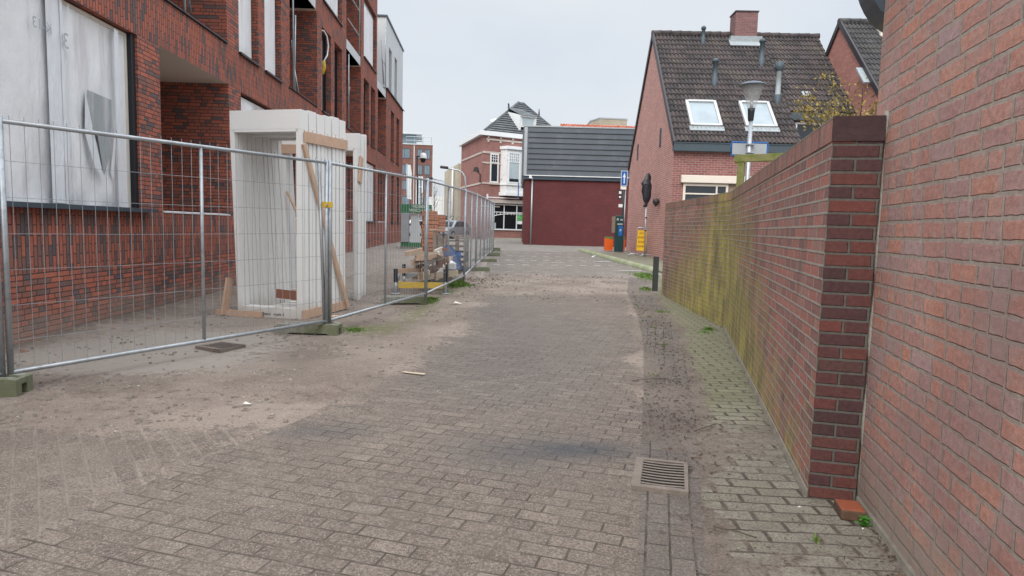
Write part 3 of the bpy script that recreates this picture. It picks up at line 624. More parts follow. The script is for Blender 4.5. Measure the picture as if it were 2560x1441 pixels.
def window_frame(a, b, c, d, x, w_=.06, mat='whitepaint', pane='glass', name='window', mull=(), parent=bld, th=.05):
    mb = MB(); mb.box(x-th, x, a, a+w_, c, d); mb.box(x-th, x, b-w_, b, c, d); mb.box(x-th+.002, x-.002, a+w_, b-w_, c, c+w_); mb.box(x-th+.002, x-.002, a+w_, b-w_, d-w_, d)
    for m_ in mull: mb.box(x-th+.004, x-.004, m_-w_/2, m_+w_/2, c+w_, d-w_)
    o = mb.build(name, mat, parent)
    p = MB(); p.face([(x-th*.6, a+w_/2, c+w_/2), (x-th*.6, b-w_/2, c+w_/2), (x-th*.6, b-w_/2, d-w_/2), (x-th*.6, a+w_/2, d-w_/2)]); p.build('pane', pane, o, keep=True)
    return o
wa = window_frame(4.6, 9.40, 1.5, 3.96, -.15, .05, 'dark')
film('plastic_film', 4.6, 9.33, 1.52, 3.95, -.105)
mb = MB(); mb.box(-.125, -.09, 9.32, 9.365, 1.5, 3.96); mb.box(-.125, -.093, 4.6, 9.32, 3.915, 3.96); mb.build('batten', 'cream', bld)
mb = MB(); mb.box(-.14, -.0, 9.37, 9.468, 1.49, 3.975); mb.build('dark_frame', 'dark', bld).location = (-.035, 0, 0)
f2 = MB(); f2.face([(-.055, 8.28, 2.5), (-.055, 8.55, 2.44), (-.052, 8.66, 1.94), (-.05, 8.80, 2.2), (-.05, 8.86, 2.6), (-.05, 8.88, 2.96), (-.055, 8.36, 2.99)]); f2.build('inner_film', 'filmgrey', bld, fixn=False)
f2 = MB(); f2.face([(-.045, 8.30, 2.98), (-.015, 8.36, 2.6), (-.03, 8.52, 2.2), (-.045, 8.66, 1.85), (-.04, 8.44, 2.05), (-.045, 8.26, 2.45)], smooth=True)
f2.face([(-.048, 8.88, 2.97), (-.035, 8.90, 2.5), (-.048, 8.80, 2.0), (-.048, 8.88, 1.9), (-.048, 8.95, 2.5)], smooth=True)
f2.build('torn_flap', 'filmflap', bld, fixn=False)
for s_, w_ in ((7.62, .30), (7.86, .05), (8.02, .015), (8.98, .10)):   # overlap seams; their tone also paints in the shading of folds
    film('seam_fold_streak', s_, s_+w_, 1.55, 3.92, -.052 if w_ > .1 else -.047, 'filmflap', folds=.5, nx=4)
for (a, b, c, d) in ((13.37, 15.95, 1.5, 3.96), (26.48, 29.21, 1.5, 3.98)):
    window_frame(a, b-.02, c, d, -.15, .05, 'dark'); film('plastic_film', a+.03, b-.14, c+.02, d-.03, -.10)
    mb = MB(); mb.box(-.12, -.085, b-.14, b-.10, c, d); mb.build('batten', 'whitepaint', bld)
window_frame(19.9, 22.53, 1.5, 3.96, -.15, .06, 'dark', mull=(21.2,))
for a, b in ((34.03, 35.09), (36.06, 37.2)): window_frame(a, b, 1.5, 4.0, -.15, .05, 'dark', 'glassdark')
for i, (a, b) in enumerate(WINP):
    window_frame(a, b, 4.74, 7.18, -.16, .05, 'dark', 'glassdark')
    if i in (0, 1, 2, 3, 4, 5):
        if i in (4, 5): film('plastic_film', a+.02, a+.50, 4.78, 6.9, -.12, folds=.6)
        else: film('plastic_film', a+.02, b-.12, 4.78, 7.15, -.11, folds=.5)
for a, b in ((6.8, 9.5), (13.3, 15.99), (19.95, 22.5), (26.38, 29.2)):
    window_frame(a, b, 7.99, 10.38, -.16, .06, 'whitepaint', 'glassdark', mull=((a+b)/2,)); film('plastic_film', a+.05, b-.16, 8.02, 10.2, -.11, folds=1.1)
# sills and copings
def sill(a, b, h, mat='coping', out=.05, th=.03, name='sill', dep=.2):
    mb = MB(); mb.prism([(-dep, h+.012), (out, h), (out, h-th), (out-.01, h-th), (out-.01, h-.012), (-dep, h-.004)], a, b, 'y'); return mb.build(name, mat, bld)
sill(4.5, 9.66, 1.535, 'sill', .14, .055)
for a, b in ((13.3, 16.0), (19.85, 22.6), (26.4, 29.3)): sill(a, b, 1.505, 'sill', .06, .04)
for a, b in ((34.0, 35.14), (36.03, 37.25)): sill(a, b, 1.505, 'coping', .07, .05)
for a, b in ((10.12, 12.72), (16.7, 19.28), (23.2, 25.63), (29.9, 32.42)): sill(a, b, 1.51, 'whitepaint', .012, .022, 'threshold', .08)
for a, b in WINP: sill(a-.02, b+.02, 4.745, 'coping', .055, .045)
for a, b in NICH: sill(a-.1, b, 4.765, 'coping', .035, .03, 'coping', .3)
for a, b in ((6.8, 9.5), (13.25, 16.02), (19.92, 22.52), (26.36, 29.22)): sill(a, b, 7.995, 'coping', .06, .05)
sill(32.15, 38.5, 7.985, 'coping', .08, .05, 'coping', .2)
for a, b in NICH[:3]:
    mb = MB(); mb.box(-1.29, .012, a+.003, b-.20, 7.44, 7.775); mb.build('balcony_slab', 'stucco', bld, bevel=.01)
a, b = NICH[3]; mb = MB(); mb.box(-1.6, .012, a-.26, b-.35, 7.44, 7.775); mb.build('balcony_slab', 'stucco', bld, bevel=.01)
# light grey top storey at the far end
U = MB(); ops = ((33.1, 34.05, 8.0, 10.15), (35.1, 36.0, 8.0, 10.2))
ss = sorted({32.2, 38.40}|{q for o in ops for q in o[:2]}); hs = sorted({7.96, 11.32}|{q for o in ops for q in o[2:]})
for s0, s1 in zip(ss, ss[1:]):
    for h0, h1 in zip(hs, hs[1:]):
        if any(a < (s0+s1)/2 < b and c < (h0+h1)/2 < d for a, b, c, d in ops): continue
        U.face([(-.03, s0, h0), (-.03, s1, h0), (-.03, s1, h1), (-.03, s0, h1)])
for a, b, c, d in ops:
    for q in ([(-.03, a, c), (-.3, a, c), (-.3, a, d), (-.03, a, d)], [(-.03, b, c), (-.3, b, c), (-.3, b, d), (-.03, b, d)], [(-.03, a, d), (-.03, b, d), (-.3, b, d), (-.3, a, d)], [(-.03, a, c), (-.03, b, c), (-.3, b, c), (-.3, a, c)]): U.face(q)
U.face([(-.03, 32.2, 7.4), (-9, 32.2, 7.4), (-9, 32.2, 11.32), (-.03, 32.2, 11.32)]); U.face([(-.03, 38.4, 7.96), (-9, 38.4, 7.96), (-9, 38.4, 11.32), (-.03, 38.4, 11.32)])
us = U.build('top_storey', 'stucco', bld, fixn=False)
mb = MB(); mb.box(-9, .03, 32.14, 38.46, 11.32, 11.40); mb.build('roof_edge', 'sill', us)
for a, b, c, d in ops: window_frame(a, b, c, d, -.25, .05, 'dark', 'glassdark', parent=bld)

# scaffold guard poles in the niches
def poles(lst, label, loc=(0, 0, 0)):
    g = thing('scaffold_guard', label, 'scaffolding', (-5.02, 0, 0), FROT, 'scaffold tubes left in the balcony openings')
    for p0, p1 in lst:
        mb = MB(); mb.tube([p0, p1], .024, 8); mb.build('pole', 'galv', g)
    return g
poles([((.0+.05, 16.80, 4.75), (.03, 16.82, 8.6)), ((.02, 17.05, 4.75), (-.05, 17.0, 6.0)), ((-.06, 17.25, 4.75), (-.04, 17.28, 6.7)), ((.05, 17.22, 4.75), (-.02, 17.1, 5.3))], 'four grey scaffold tubes standing in the first floor niche above the white frames')
poles([((.05, 25.25, 7.78), (.05, 25.25, 11.2)), ((.04, 23.2, 9.35), (.04, 25.25, 9.35)), ((.04, 23.2, 8.45), (.04, 25.25, 8.45))], 'grey tube railing on the balcony above the white slab')
poles([((.04, 23.40, 4.75), (.04, 23.38, 7.3)), ((.0, 23.65, 4.75), (-.02, 23.6, 5.9)), ((-.03, 23.7, 5.9), (.05, 23.5, 6.2))], 'thin scaffold tubes standing in the narrow niche below the white slab')
poles([((.05, 31.6, 7.9), (.0, 31.75, 10.9)), ((.05, 30.9, 7.9), (.0, 30.6, 9.8)), ((.05, 31.1, 7.9), (.05, 30.7, 9.0)), ((.05, 30.4, 8.9), (.05, 31.7, 8.9))], 'leaning scaffold tubes on the roof terrace in front of the grey top storey')
poles([((.03, 10.9, 4.75), (.03, 10.9, 6.4)), ((.03, 10.9, 5.6), (-.1, 11.4, 4.9))], 'yellowed guard tube over the porch near the top left')
# site lamp on cable with yellow ring in first window of the pair
cab = thing('hanging_cable', 'white cable loop with a yellow ring hanging in a tall first floor window', 'cable', (-5.02, 0, 0), FROT)
mb = MB(); mb.tube([(-.08, 19.9, 7.1), (-.02, 20.15, 7.15), (.02, 20.35, 7.05), (.04, 20.45, 6.8), (.02, 20.4, 6.5), (-.04, 20.2, 6.25)], .022, 8); mb.build('cable', 'whitepaint', cab)
mb = MB(); mb.tube([(-.04, 20.2, 6.28), (-.02, 20.22, 6.1), (-.05, 20.15, 5.9)], .05, 8); mb.build('ring', 'yellow', cab)

# ------------------------------------------------------------------ right: near red brick house corner
rw = thing('red_brick_house', 'weathered red brick house wall filling the right edge of the photo', 'house', (1.90, 3.50, 0), math.atan2(-.222, .975))
# local y runs along the wall away from the viewer, local x into the house
mb = MB(); mb.box(0, 5, -5.2, 0, -.1, 5.2); rwm = mb.build('wall', 'nearbrick', rw, bevel=.006)
ev = MB(); prof = [(-.12, 2.52+.05), (-.30, 2.66), (-.40, 2.82), (-.46, 3.0), (-.48, 3.3), (-.0, 3.3), (-.0, 2.5)]
ev = MB(); ev.prism([(.30, 2.48)]+[(.13-.245*math.sin(a*.157), 2.50+.42*(1-math.cos(a*.157))) for a in range(11)]+[(-.115, 3.4), (.30, 3.4)], .006, .20, 'y'); ev.build('eave', 'sill', rw)
mb = MB(); mb.prism([(0, 0), (.03, 0), (.03, .05), (.012, .035)], -4.0, -.05, 'y'); mb.build('plinth_cement', 'mudcement', rw).location = (-.022, 0, -.005)

# garden wall: near end face, first run, bend, second run
gwt = thing('garden_wall', 'brown brick garden wall with yellow algae and soldier course coping', 'wall')
c0 = Vector((1.612, 3.36)); c1 = Vector((3.16, 9.54)); c2 = Vector((3.265, 14.1))
d1 = (c1-c0).normalized(); n1 = Vector((d1.y, -d1.x)); d2 = (c2-c1).normalized(); n2 = Vector((d2.y, -d2.x))
T = .235; HW = 1.96; HC = .125
nm = (n1+n2).normalized(); o0 = c0+n1*T; o1 = c1+nm*T/max(.5, nm.dot(n1)); o2 = c2+n2*T
L1 = (c1-c0).length; L2 = (c2-c1).length
W = MB(); H = MB()
def wq(mbx, a, b, ua, ub, z0, z1, mat=0):
    N = 24
    for k in range(N):
        p = a.lerp(b, k/N); q = a.lerp(b, (k+1)/N); s0 = lerp(ua, ub, k/N); s1 = lerp(ua, ub, (k+1)/N)
        za = z0+(zg(p.y)-.05 if z0 == 0 else 0); zb = z0+(zg(q.y)-.05 if z0 == 0 else 0)
        mbx.face([(p.x, p.y, za), (q.x, q.y, zb), (q.x, q.y, z1), (p.x, p.y, z1)], mat, [(s0, za), (s1, zb), (s1, z1), (s0, z1)])
zc = HW+.045-HC; zt = HW+.045
ztf = zt+.03
wq(W, c0, c1, 0, L1, 0, zc); wq(W, c1, c2, L1, L1+L2, 0, zc); wq(W, o0, o1, 0, L1, 0, zc); wq(W, o1, o2, L1, L1+L2, 0, zc)
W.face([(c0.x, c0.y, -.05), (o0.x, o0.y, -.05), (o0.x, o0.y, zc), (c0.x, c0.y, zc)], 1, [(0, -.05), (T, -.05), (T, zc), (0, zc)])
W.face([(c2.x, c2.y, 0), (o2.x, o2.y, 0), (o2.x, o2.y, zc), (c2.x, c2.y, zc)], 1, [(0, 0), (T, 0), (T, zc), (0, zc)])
W.build('brickwork', ['gardenbrick', 'endbrick'], gwt, fixn=False)
e = .004
wq(H, c0-n1*e, c1-nm*e, 0, L1, zc, zt); wq(H, c1-nm*e, c2-n2*e, L1, L1+L2, zc, zt); wq(H, o0+n1*e, o1+nm*e, 0, L1, zc, zt); wq(H, o1+nm*e, o2+n2*e, L1, L1+L2, zc, zt)
H.face([(c0-n1*e).to_tuple()+(zt,), (c1-nm*e).to_tuple()+(zt,), (o1+nm*e).to_tuple()+(zt,), (o0+n1*e).to_tuple()+(zt,)], 0, [(0, 0), (0+L1, 0), (L1, T), (0, T)])
H.face([(c1-nm*e).to_tuple()+(zt,), (c2-n2*e).to_tuple()+(zt,), (o2+n2*e).to_tuple()+(zt,), (o1+nm*e).to_tuple()+(zt,)], 0, [(L1, 0), (L1+L2, 0), (L1+L2, T), (L1, T)])
p = c0-n1*e-d1*.006; q = o0+n1*e-d1*.006
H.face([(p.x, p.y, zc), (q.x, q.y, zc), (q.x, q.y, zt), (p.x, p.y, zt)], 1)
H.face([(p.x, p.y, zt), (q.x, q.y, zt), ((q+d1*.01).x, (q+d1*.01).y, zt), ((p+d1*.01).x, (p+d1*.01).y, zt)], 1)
H.build('coping', ['gardenhead', 'endcap'], gwt, fixn=False)
mb = MB(); mb.prism([(-.022, -.06), (.01, -.06), (.01, .045), (-.006, .04), (-.018, .01)], .0, L1-.02, 'y'); pl = mb.build('mortar_foot', 'mudcement', gwt); pl.location = (c0.x, c0.y, 0); pl.rotation_euler[2] = -math.atan2(d1.x, d1.y)
# mortar filling between wall end and house
mb = MB(); pts = []
for k in range(15):
    z = 2.0*k/14; pts.append((0, 0, z))
mb.tube([(1.868+.006*math.sin(k*1.7), 3.318+.004*math.cos(k*2.1), .0+k*.145) for k in range(15)], .017, 6, radii=[.017+.006*math.sin(k*2.3) for k in range(15)]); mb.build('mortar_joint', 'cement', gwt)

# ------------------------------------------------------------------ roofs helper
def pantile(o, V, Wv, width, length, mat, name, parent, wave=.15, row=.345, amp=.031, lift=.042, u0=0.0, seg=6, keepfn=None, w0=0.0):
    """o = eave corner, V along the eave, Wv up the slope"""
    o = Vector(o); V = Vector(V).normalized(); Wv = Vector(Wv).normalized(); N = V.cross(Wv).normalized()
    if N.z < 0: N = -N
    n = int(width/wave*seg); mb = MB(); rows = int(math.ceil(length/row))
    rnd = random.Random(5)
    for r in range(rows):
        a = r*row; b = min((r+1)*row+.03, length); jit = rnd.uniform(-.004, .004); vs = []
        for j, (t_, hz) in enumerate(((a, -.012), (a, lift+jit), (b, .004))):
            for i in range(n+1):
                x = i*width/n; ph = ((x+u0)/wave) % 1.0
                wv = amp*(math.sin(2*math.pi*ph)+.35*math.sin(4*math.pi*ph+.6)); tj = .006*math.sin(7.3*int((x+u0)/(2*wave))+r*3.1)
                p = o+V*x+Wv*(t_+tj)+N*(hz+(wv if j else wv-.01)); vs.append(p)
        uvs = []
        for j in range(2):
            for i in range(n):
                if keepfn and not keepfn((i+.5)*width/n, (a+b)/2): continue
                q0, q1, q2, q3 = j*(n+1)+i, j*(n+1)+i+1, (j+1)*(n+1)+i+1, (j+1)*(n+1)+i
                ua, ub = i*width/n+u0, (i+1)*width/n+u0; wa_, wb_ = (a+w0+.001, a+w0+.002) if j == 0 else (a+w0+.002, min(b, a+row-.002)+w0)
                mb.face([vs[q0], vs[q1], vs[q2], vs[q3]], 0, [(ua, wa_), (ub, wa_), (ub, wb_), (ua, wb_)], smooth=(j == 1))
    ob = mb.build(name, mat, parent, keep=True)
    return ob

# ------------------------------------------------------------------ house with pantile roof
A1 = Vector((5.524, 23.0)); hrot = -math.atan2(.01769, .99984)
h1 = thing('pantile_house', 'pink brick house with brown pantile roof, two skylights and a square chimney', 'house', (A1.x, A1.y, 0), hrot)
# local x along the front (right), local y to the back
EZ, RZ, DP, WD, WN = 4.60, 9.53, 9.66, 6.72, 4.40
SL = math.atan2(RZ-EZ, DP/2); cs, sn = math.cos(SL), math.sin(SL)
yn = 1.86*cs; zn = EZ+1.86*sn
mb = MB(); mb.prism([(0, .1), (0, EZ), (DP/2, RZ), (DP, EZ), (DP, .1)], 0, WN, 'x'); mb.prism([(yn, .1), (yn, zn), (DP/2, RZ), (DP, EZ), (DP, .1)], WN, WD, 'x'); mb.prism([(.002, .1), (.002, 3.3), (yn, 3.3), (yn, .1)], WN, WD, 'x')
hw = mb.build('wall', ['housebrick', 'housefront'], h1)
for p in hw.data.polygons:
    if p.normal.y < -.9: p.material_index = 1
Wv = (0, cs, sn)
pantile((-.06, -.16*cs, EZ-.16*sn+.05), (1, 0, 0), Wv, WN+.08, 6.9+.20, 'tile', 'roof', h1, keepfn=None)
pantile((WN+.02, yn-.16*cs, zn-.16*sn+.05), (1, 0, 0), Wv, WD-WN+.05, 6.9-1.86+.20, 'tile', 'roof', h1, u0=WN+.08, w0=1.725)
mb = MB(); mb.face([(-.06, DP+.1, EZ-.1), (WD+.03, DP+.1, EZ-.1), (WD+.03, DP/2, RZ+.07), (-.06, DP/2, RZ+.07)]); mb.build('back_roof', 'tile', h1, keep=True)
mb = MB()
for i in range(17):
    x0 = -.08+i*.405; mb.tube([(x0, DP/2, RZ+.055+.005*math.sin(i*2.2)), (x0+.425, DP/2, RZ+.075+.006*math.sin(i*1.3))], .125, 10)
mb.build('ridge', 'tile', h1)
# verge boards along the gable
mb = MB()
for sgn, y0 in ((1, 0), (-1, DP)):
    p0 = Vector((0, y0-sgn*.22*cs, EZ-.22*sn)); p1 = Vector((0, DP/2, RZ)); d = (p1-p0).normalized(); n = Vector((0, -d.z*sgn, d.y*sgn)); n = n if n.z > 0 else -n
    vs = []
    for x in (-.07, -.005):
        vs += [(x, *(p0+n*.10)[1:]), (x, *(p1+n*.12)[1:]), (x, *(p1-n*.10)[1:]), (x, *(p0-n*.10)[1:])]
    mb.raw(vs, [(0, 1, 2, 3), (7, 6, 5, 4), (0, 4, 5, 1), (3, 2, 6, 7), (0, 3, 7, 4), (1, 5, 6, 2)])
mb.build('verge', 'coping', h1)
mb = MB(); mb.box(-.05, WN+.03, -.20, -.003, EZ-.40, EZ-.10); mb.build('fascia', 'bluegrey', h1, bevel=.01)
mb = MB(); mb.box(WN+.02, WD+.05, yn-.22, yn-.003, zn-.38, zn-.10); mb.build('fascia', 'bluegrey', h1, bevel=.01)
mb = MB(); mb.box(-.02, WN+.01, -.225, -.19, EZ-.13, EZ-.10); mb.build('gutter', 'bluegrey', h1)
# cheek of the notch
mb = MB(); mb.prism([(.0, EZ-.02), (yn, zn-.02), (yn, 3.3), (0, 3.3)], WN-.02, WN+.015, 'x'); mb.build('cheek', 'bluegrey', h1)
def win_y(a, b, c, d, y, parent, w_=.07, mat='whitepaint', pane='glass', name='window', mull=(), trans=(), th=.06, dirn=-1):
    """window in a wall facing local -y"""
    mb = MB(); y1 = y+dirn*th
    mb.box(a, a+w_, y, y1, c, d); mb.box(b-w_, b, y, y1, c, d); mb.box(a+w_, b-w_, y, y1-dirn*.002, c, c+w_); mb.box(a+w_, b-w_, y, y1-dirn*.002, d-w_, d)
    for m_ in mull: mb.box(m_-w_*.35, m_+w_*.35, y, y1-dirn*.004, c+w_, d-w_)
    for t_ in trans: mb.box(a+w_, b-w_, y, y1-dirn*.006, t_-w_*.3, t_+w_*.3)
    o = mb.build(name, mat, parent)
    p = MB(); yp = y+dirn*th*.35; p.face([(a+w_*.4, yp, c+w_*.4), (b-w_*.4, yp, c+w_*.4), (b-w_*.4, yp, d-w_*.4), (a+w_*.4, yp, d-w_*.4)]); p.build('pane', pane, o, keep=True)
    return o
win_y(WN+.25, WD-.25, 3.75, zn-.42, yn, h1, .07, 'whitepaint', 'glass', mull=(WN+1.15,))
win_y(.38, 1.95, 1.3, 3.10, 0, h1, .08, 'cream', 'glass', mull=(1.55,), trans=(2.75,))
mb = MB(); mb.box(.28, 2.75, -.17, -.0, 3.12, 3.38); mb.build('shutter_box', 'cream', h1, bevel=.02)
mb = MB(); mb.box(1.98, 2.7, -.03, -.001, 1.3, 3.12); mb.build('timber_panel', 'timber', h1)
# slits and lamp on the gable
for y, z0, z1 in ((7.4, 4.67, 5.39), (2.37, 4.64, 5.34)):
    mb = MB(); mb.box(-.03, -.001, y-.11, y-.055, z0, z1); mb.box(-.03, -.001, y+.055, y+.11, z0, z1); mb.box(-.012, -.002, y-.055, y+.055, z0, z1, 1); mb.build('slit_window', ['sill', 'timber'], h1)
mb = MB(); mb.lathe([(.0, .16), (.14, .10), (.17, 0), (.10, -.10), (.0, -.18)], seg=12); o = mb.build('wall_lamp', 'coping', h1); o.location = (-.14, 2.0, 2.51); o.scale = (.8, .8, 1)
def roofpt(v, wv, lift=0): return Vector((v, wv*cs-lift*sn, EZ+wv*sn+lift*cs))
rmx = Matrix.Rotation(SL, 4, 'X')
def on_roof(v, wv, lift=.05): return Matrix.Translation(roofpt(v, wv, lift)) @ rmx
for v0, v1, w0_, w1_ in ((.64, 1.76, .68, 2.15), (2.59, 3.70, .70, 2.16)):
    mx_ = on_roof(v0, w0_, .055); mb = MB(); a = v1-v0; b = w1_-w0_; f_ = .10
    mb.box(0, f_, 0, b, 0, .11, mx=mx_); mb.box(a-f_, a, 0, b, 0, .11, mx=mx_); mb.box(f_, a-f_, 0, f_*.9, 0, .10, mx=mx_); mb.box(f_, a-f_, b-f_, b, 0, .125, mx=mx_)
    sk = mb.build('skylight', 'skyframe', h1)
    g_ = MB(); g_.box(f_-.01, a-f_+.01, f_-.02, b-f_+.01, .03, .07, mx=mx_); g_.build('pane', 'glasssky', sk)
    l_ = MB(); l_.box(-.05, a+.05, -.24, -.005, .0, .045, mx=mx_); l_.build('flashing', 'lead', sk)
    l_ = MB(); l_.box(.0, a, b+.002, b+.03, .0, .11, mx=mx_); l_.build('hood', 'dark', sk)
# chimney
ch = MB(); c_ = roofpt(3.72, 6.5); ch.box(3.24, 4.14, c_.y-.12, c_.y+.62, 8.6, 10.40); cho = ch.build('chimney', ['chimbrick'], h1)
k_ = MB(); k_.box(3.21, 4.17, c_.y-.15, c_.y+.65, 10.40, 10.45); k_.build('cap', 'coping', cho)
fl = MB(); fl.box(3.05, 4.33, c_.y-.22, c_.y+.4, 9.17, 9.42); fl.box(0, 1.36, -.42, .0, .0, .05, mx=on_roof(3.0, 6.45, .075)); fl.build('lead_apron', 'lead', cho)
for v, wv, ht, r, lead in ((1.94, 6.23, .74, .085, 0), (1.94, 3.37, .98, .11, 0), (4.01, 4.79, 1.02, .11, 0), (4.09, 2.34, 1.45, .11, 1)):
    b_ = roofpt(v, wv); mb = MB(); zz = b_.z-.1
    mb.lathe([(r*1.15, zz), (r*1.1, zz+.35), (r*.85, zz+.38), (r*.85, zz+ht-.05), (r*1.18, zz+ht-.03), (r*1.18, zz+ht+.05), (r*.5, zz+ht+.10), (0, zz+ht+.10)], b_.x, b_.y, 12)
    o = mb.build('vent_pipe', 'lead' if lead else 'bluegrey', h1)
    if lead:
        m2 = MB(); m2.lathe([(r*1.25, zz), (r*1.2, zz+.34), (r*.9, zz+.38)], b_.x, b_.y, 12); m2.build('pipe_foot', 'bluegrey', o); m2 = MB(); m2.lathe([(r*1.05, zz+ht-.22), (r*1.45, zz+ht-.16), (r*1.45, zz+ht+.08), (0, zz+ht+.14)], b_.x, b_.y, 12); m2.build('pipe_cap', 'bluegrey', o)
mb = MB(); mb.box(0, .32, 0, .28, .0, .06, mx=on_roof(5.1, 2.7, .02)); mb.build('vent_tile', 'lead', h1)

# second house, forward and to the right
h2 = thing('pantile_house', 'brick gable with dark pantile roof rising behind the red wall top right', 'house', (12.25, 20.9, 0), hrot)
mb = MB(); mb.prism([(0, .1), (0, EZ), (DP/2, RZ), (DP, EZ), (DP, .1)], 0, 6.7, 'x'); mb.build('wall', 'h2brick', h2)
pantile((-.06, -.16*cs, EZ-.16*sn+.05), (1, 0, 0), Wv, 6.8, 7.1, 'tiledark', 'roof', h2)
mb = MB()
for i in range(17): mb.tube([(-.08+i*.405, DP/2, RZ+.06), (.345+i*.405, DP/2, RZ+.075)], .125, 10)
mb.build('ridge', 'tiledark', h2)
mb = MB()
for sgn, y0 in ((1, 0), (-1, DP)):
    p0 = Vector((0, y0-sgn*.22*cs, EZ-.22*sn)); p1 = Vector((0, DP/2, RZ)); d = (p1-p0).normalized(); n = Vector((0, -d.z*sgn, d.y*sgn)); n = n if n.z > 0 else -n
    vs = []
    for x in (-.07, -.005): vs += [(x, *(p0+n*.10)[1:]), (x, *(p1+n*.12)[1:]), (x, *(p1-n*.08)[1:]), (x, *(p0-n*.08)[1:])]
    mb.raw(vs, [(0, 1, 2, 3), (7, 6, 5, 4), (0, 4, 5, 1), (3, 2, 6, 7), (0, 3, 7, 4), (1, 5, 6, 2)])
mb.build('verge', 'coping', h2)
mb = MB(); mb.prism([(0, -.2), (.22, -.2), (.16, .75), (.04, .75)], 0, .3, 'y'); o = mb.build('chimney_pot', 'cream', h2); o.location = (1.15, DP/2-.75, RZ-.55)
mb = MB(); mb.box(0, .3, 0, .9, 0, .06, mx=Matrix.Translation((-.28, 2.2, 6.7)) @ rmx); mb.build('lead_flashing', 'lead', h2)

# ------------------------------------------------------------------ dark clad building across the street
db = thing('clad_building', 'dark red brick building with grey horizontal cladding above and a white downpipe', 'building', (.62, 39, 0))
mb = MB(); mb.box(0, 9.5, 0, 9, .1, 4.28); mb.build('wall', 'purple', db)
mb = MB(); mb.box(-.16, 9.6, -.14, 9, 4.54, 7.34); cl = mb.build('cladding', 'cladding', db)
mb = MB()
for i in range(1, 9): z = 4.54+i*.3111; mb.prism([(-.175, z-.004), (-.175, z+.018), (-.14, z+.018), (-.141, z-.004)], .12, 9.6, 'x')
mb.build('panel_joint', 'dark', cl)
mb = MB(); mb.box(-.18, 9.6, -.18, 9, 7.34, 7.42); mb.box(-.12, .06, -.165, -.138, 4.55, 7.33); mb.build('roof_trim', 'zinc', db)
mb = MB(); mb.box(-.10, 9.6, -.19, -.145, 4.49, 4.535); mb.build('white_trim', 'whitepaint', db)
mb = MB(); mb.box(-.13, 9.55, -.12, 9, 4.285, 4.535); mb.build('fascia', 'sill', db)
mb = MB(); mb.tube([(.42, -.08, 4.2), (.42, -.08, .38)], .055, 8); mb.tube([(.42, -.08, 4.2), (.38, -.2, 4.38)], .055, 8); dp = mb.build('downpipe', 'zinc', db)
mb = MB(); mb.box(-.08, .08, -.06, .06, 0, .16); o = mb.build('bracket', 'whitepaint', dp); o.location = (.30, -.22, 4.33)
mb = MB(); mb.box(-.42, -.36, .5, 1.3, 3.2, 4.1); o = mb.build('blue_sign', 'bluesign', db)

# orange roofed building and beige block behind it
ob = thing('orange_roofed_house', 'row of orange pantiles showing above the dark cladding', 'house', (4.05, 59, 0))
mb = MB(); mb.box(0, 9, 1.8, 6, .1, 9.2); mb.build('wall', 'oldbrick', ob)
pantile((0, 0, 9.3), (1, -.02, -.01), (0, .72, .69), 8.5, 2.5, 'tileorange', 'roof', ob, wave=.26, row=.33, amp=.04, lift=.06)
bb = thing('beige_block', 'flat beige rooftop block rising behind the orange pantiles', 'building', (9.2, 80, 0))
mb = MB(); mb.prism([(0, 2.5), (.9, 0), (4.25, .4), (5, 6), (0, 6)], .1, 14.8, 'z'); mb.build('wall', 'beige', bb)
mb = MB(); mb.prism([(-.05, 2.5), (.88, -.05), (4.3, .36), (5.05, 6.05), (-.05, 6.05)], 14.8, 14.95, 'z'); mb.build('roof_edge', 'zinc', bb)

# ------------------------------------------------------------------ old corner house with bay window
FA = Vector((-2.6, 52)); FBv = Vector((3.5, 55.4)); fd = (FBv-FA).normalized()
oh = thing('old_corner_house', 'old red brick corner house with a white bay window and a shop front', 'house', (FA.x, FA.y, 0), math.atan2(fd.y, fd.x))
sd = Vector((-4.9, 59.6))-FA; sl = Vector((sd.dot(fd), sd.dot(Vector((-fd.y, fd.x)))))  # side direction, local
bx = sl.x; by = sl.y
mb = MB(); mb.prism([(0, 0), (7.6, 0), (7.6, 10), (bx, by)], .1, 8.6, 'z'); mb.build('wall', 'oldbrick', oh)
e1 = sl.normalized(); off_ = Vector((e1.y, -e1.x)); off_ = off_ if off_.x < 0 else -off_
def off2(k): return [(-k*1.1+off_.x*k*.6, -k), (7.7, -k), (7.7, 10.1), (bx+off_.x*k, by+k)]
mb = MB(); mb.prism(off2(.22), 8.6, 8.95, 'z'); mb.build('cornice', 'whitepaint', oh)
mb = MB(); pk = [(5.25, 3.8, 12.3), (5.85, 4.0, 12.3)]; q = off2(.18)
rp = [(q[0][0]+.35, q[0][1], 8.96), (q[1][0], q[1][1], 8.96), (q[2][0], 9.0, 8.96), (4.6, 8.5, 8.96)]
def rf(a, b, c_=None, d_=None):
    pts = [Vector(x) for x in (a, b, c_, d_) if x is not None]; U_ = (pts[1]-pts[0]).normalized(); N_ = U_.cross(pts[2]-pts[0]).normalized(); V_ = N_.cross(U_)
    return pts, [((p-pts[0]).dot(U_), (p-pts[0]).dot(V_)) for p in pts]
for a, b, c_, d_ in ((rp[0], rp[1], pk[1], pk[0]), (rp[1], rp[2], pk[1], None), (rp[2], rp[3], pk[0], pk[1]), (rp[3], rp[0], pk[0], None)):
    pts, uvp = rf(a, b, c_, d_); mb.face(pts, 0, uvp)
roofo = mb.build('roof', 'slate', oh, keep=True)
mb = MB()   # courses of tiles standing proud of the front slope, and hip ridges
P0, P1 = Vector(rp[0]), Vector(rp[1]); T0, T1 = Vector(pk[0]), Vector(pk[1]); nrm_ = ((P1-P0).cross(T0-P0)).normalized(); nrm_ = nrm_ if nrm_.z > 0 else -nrm_
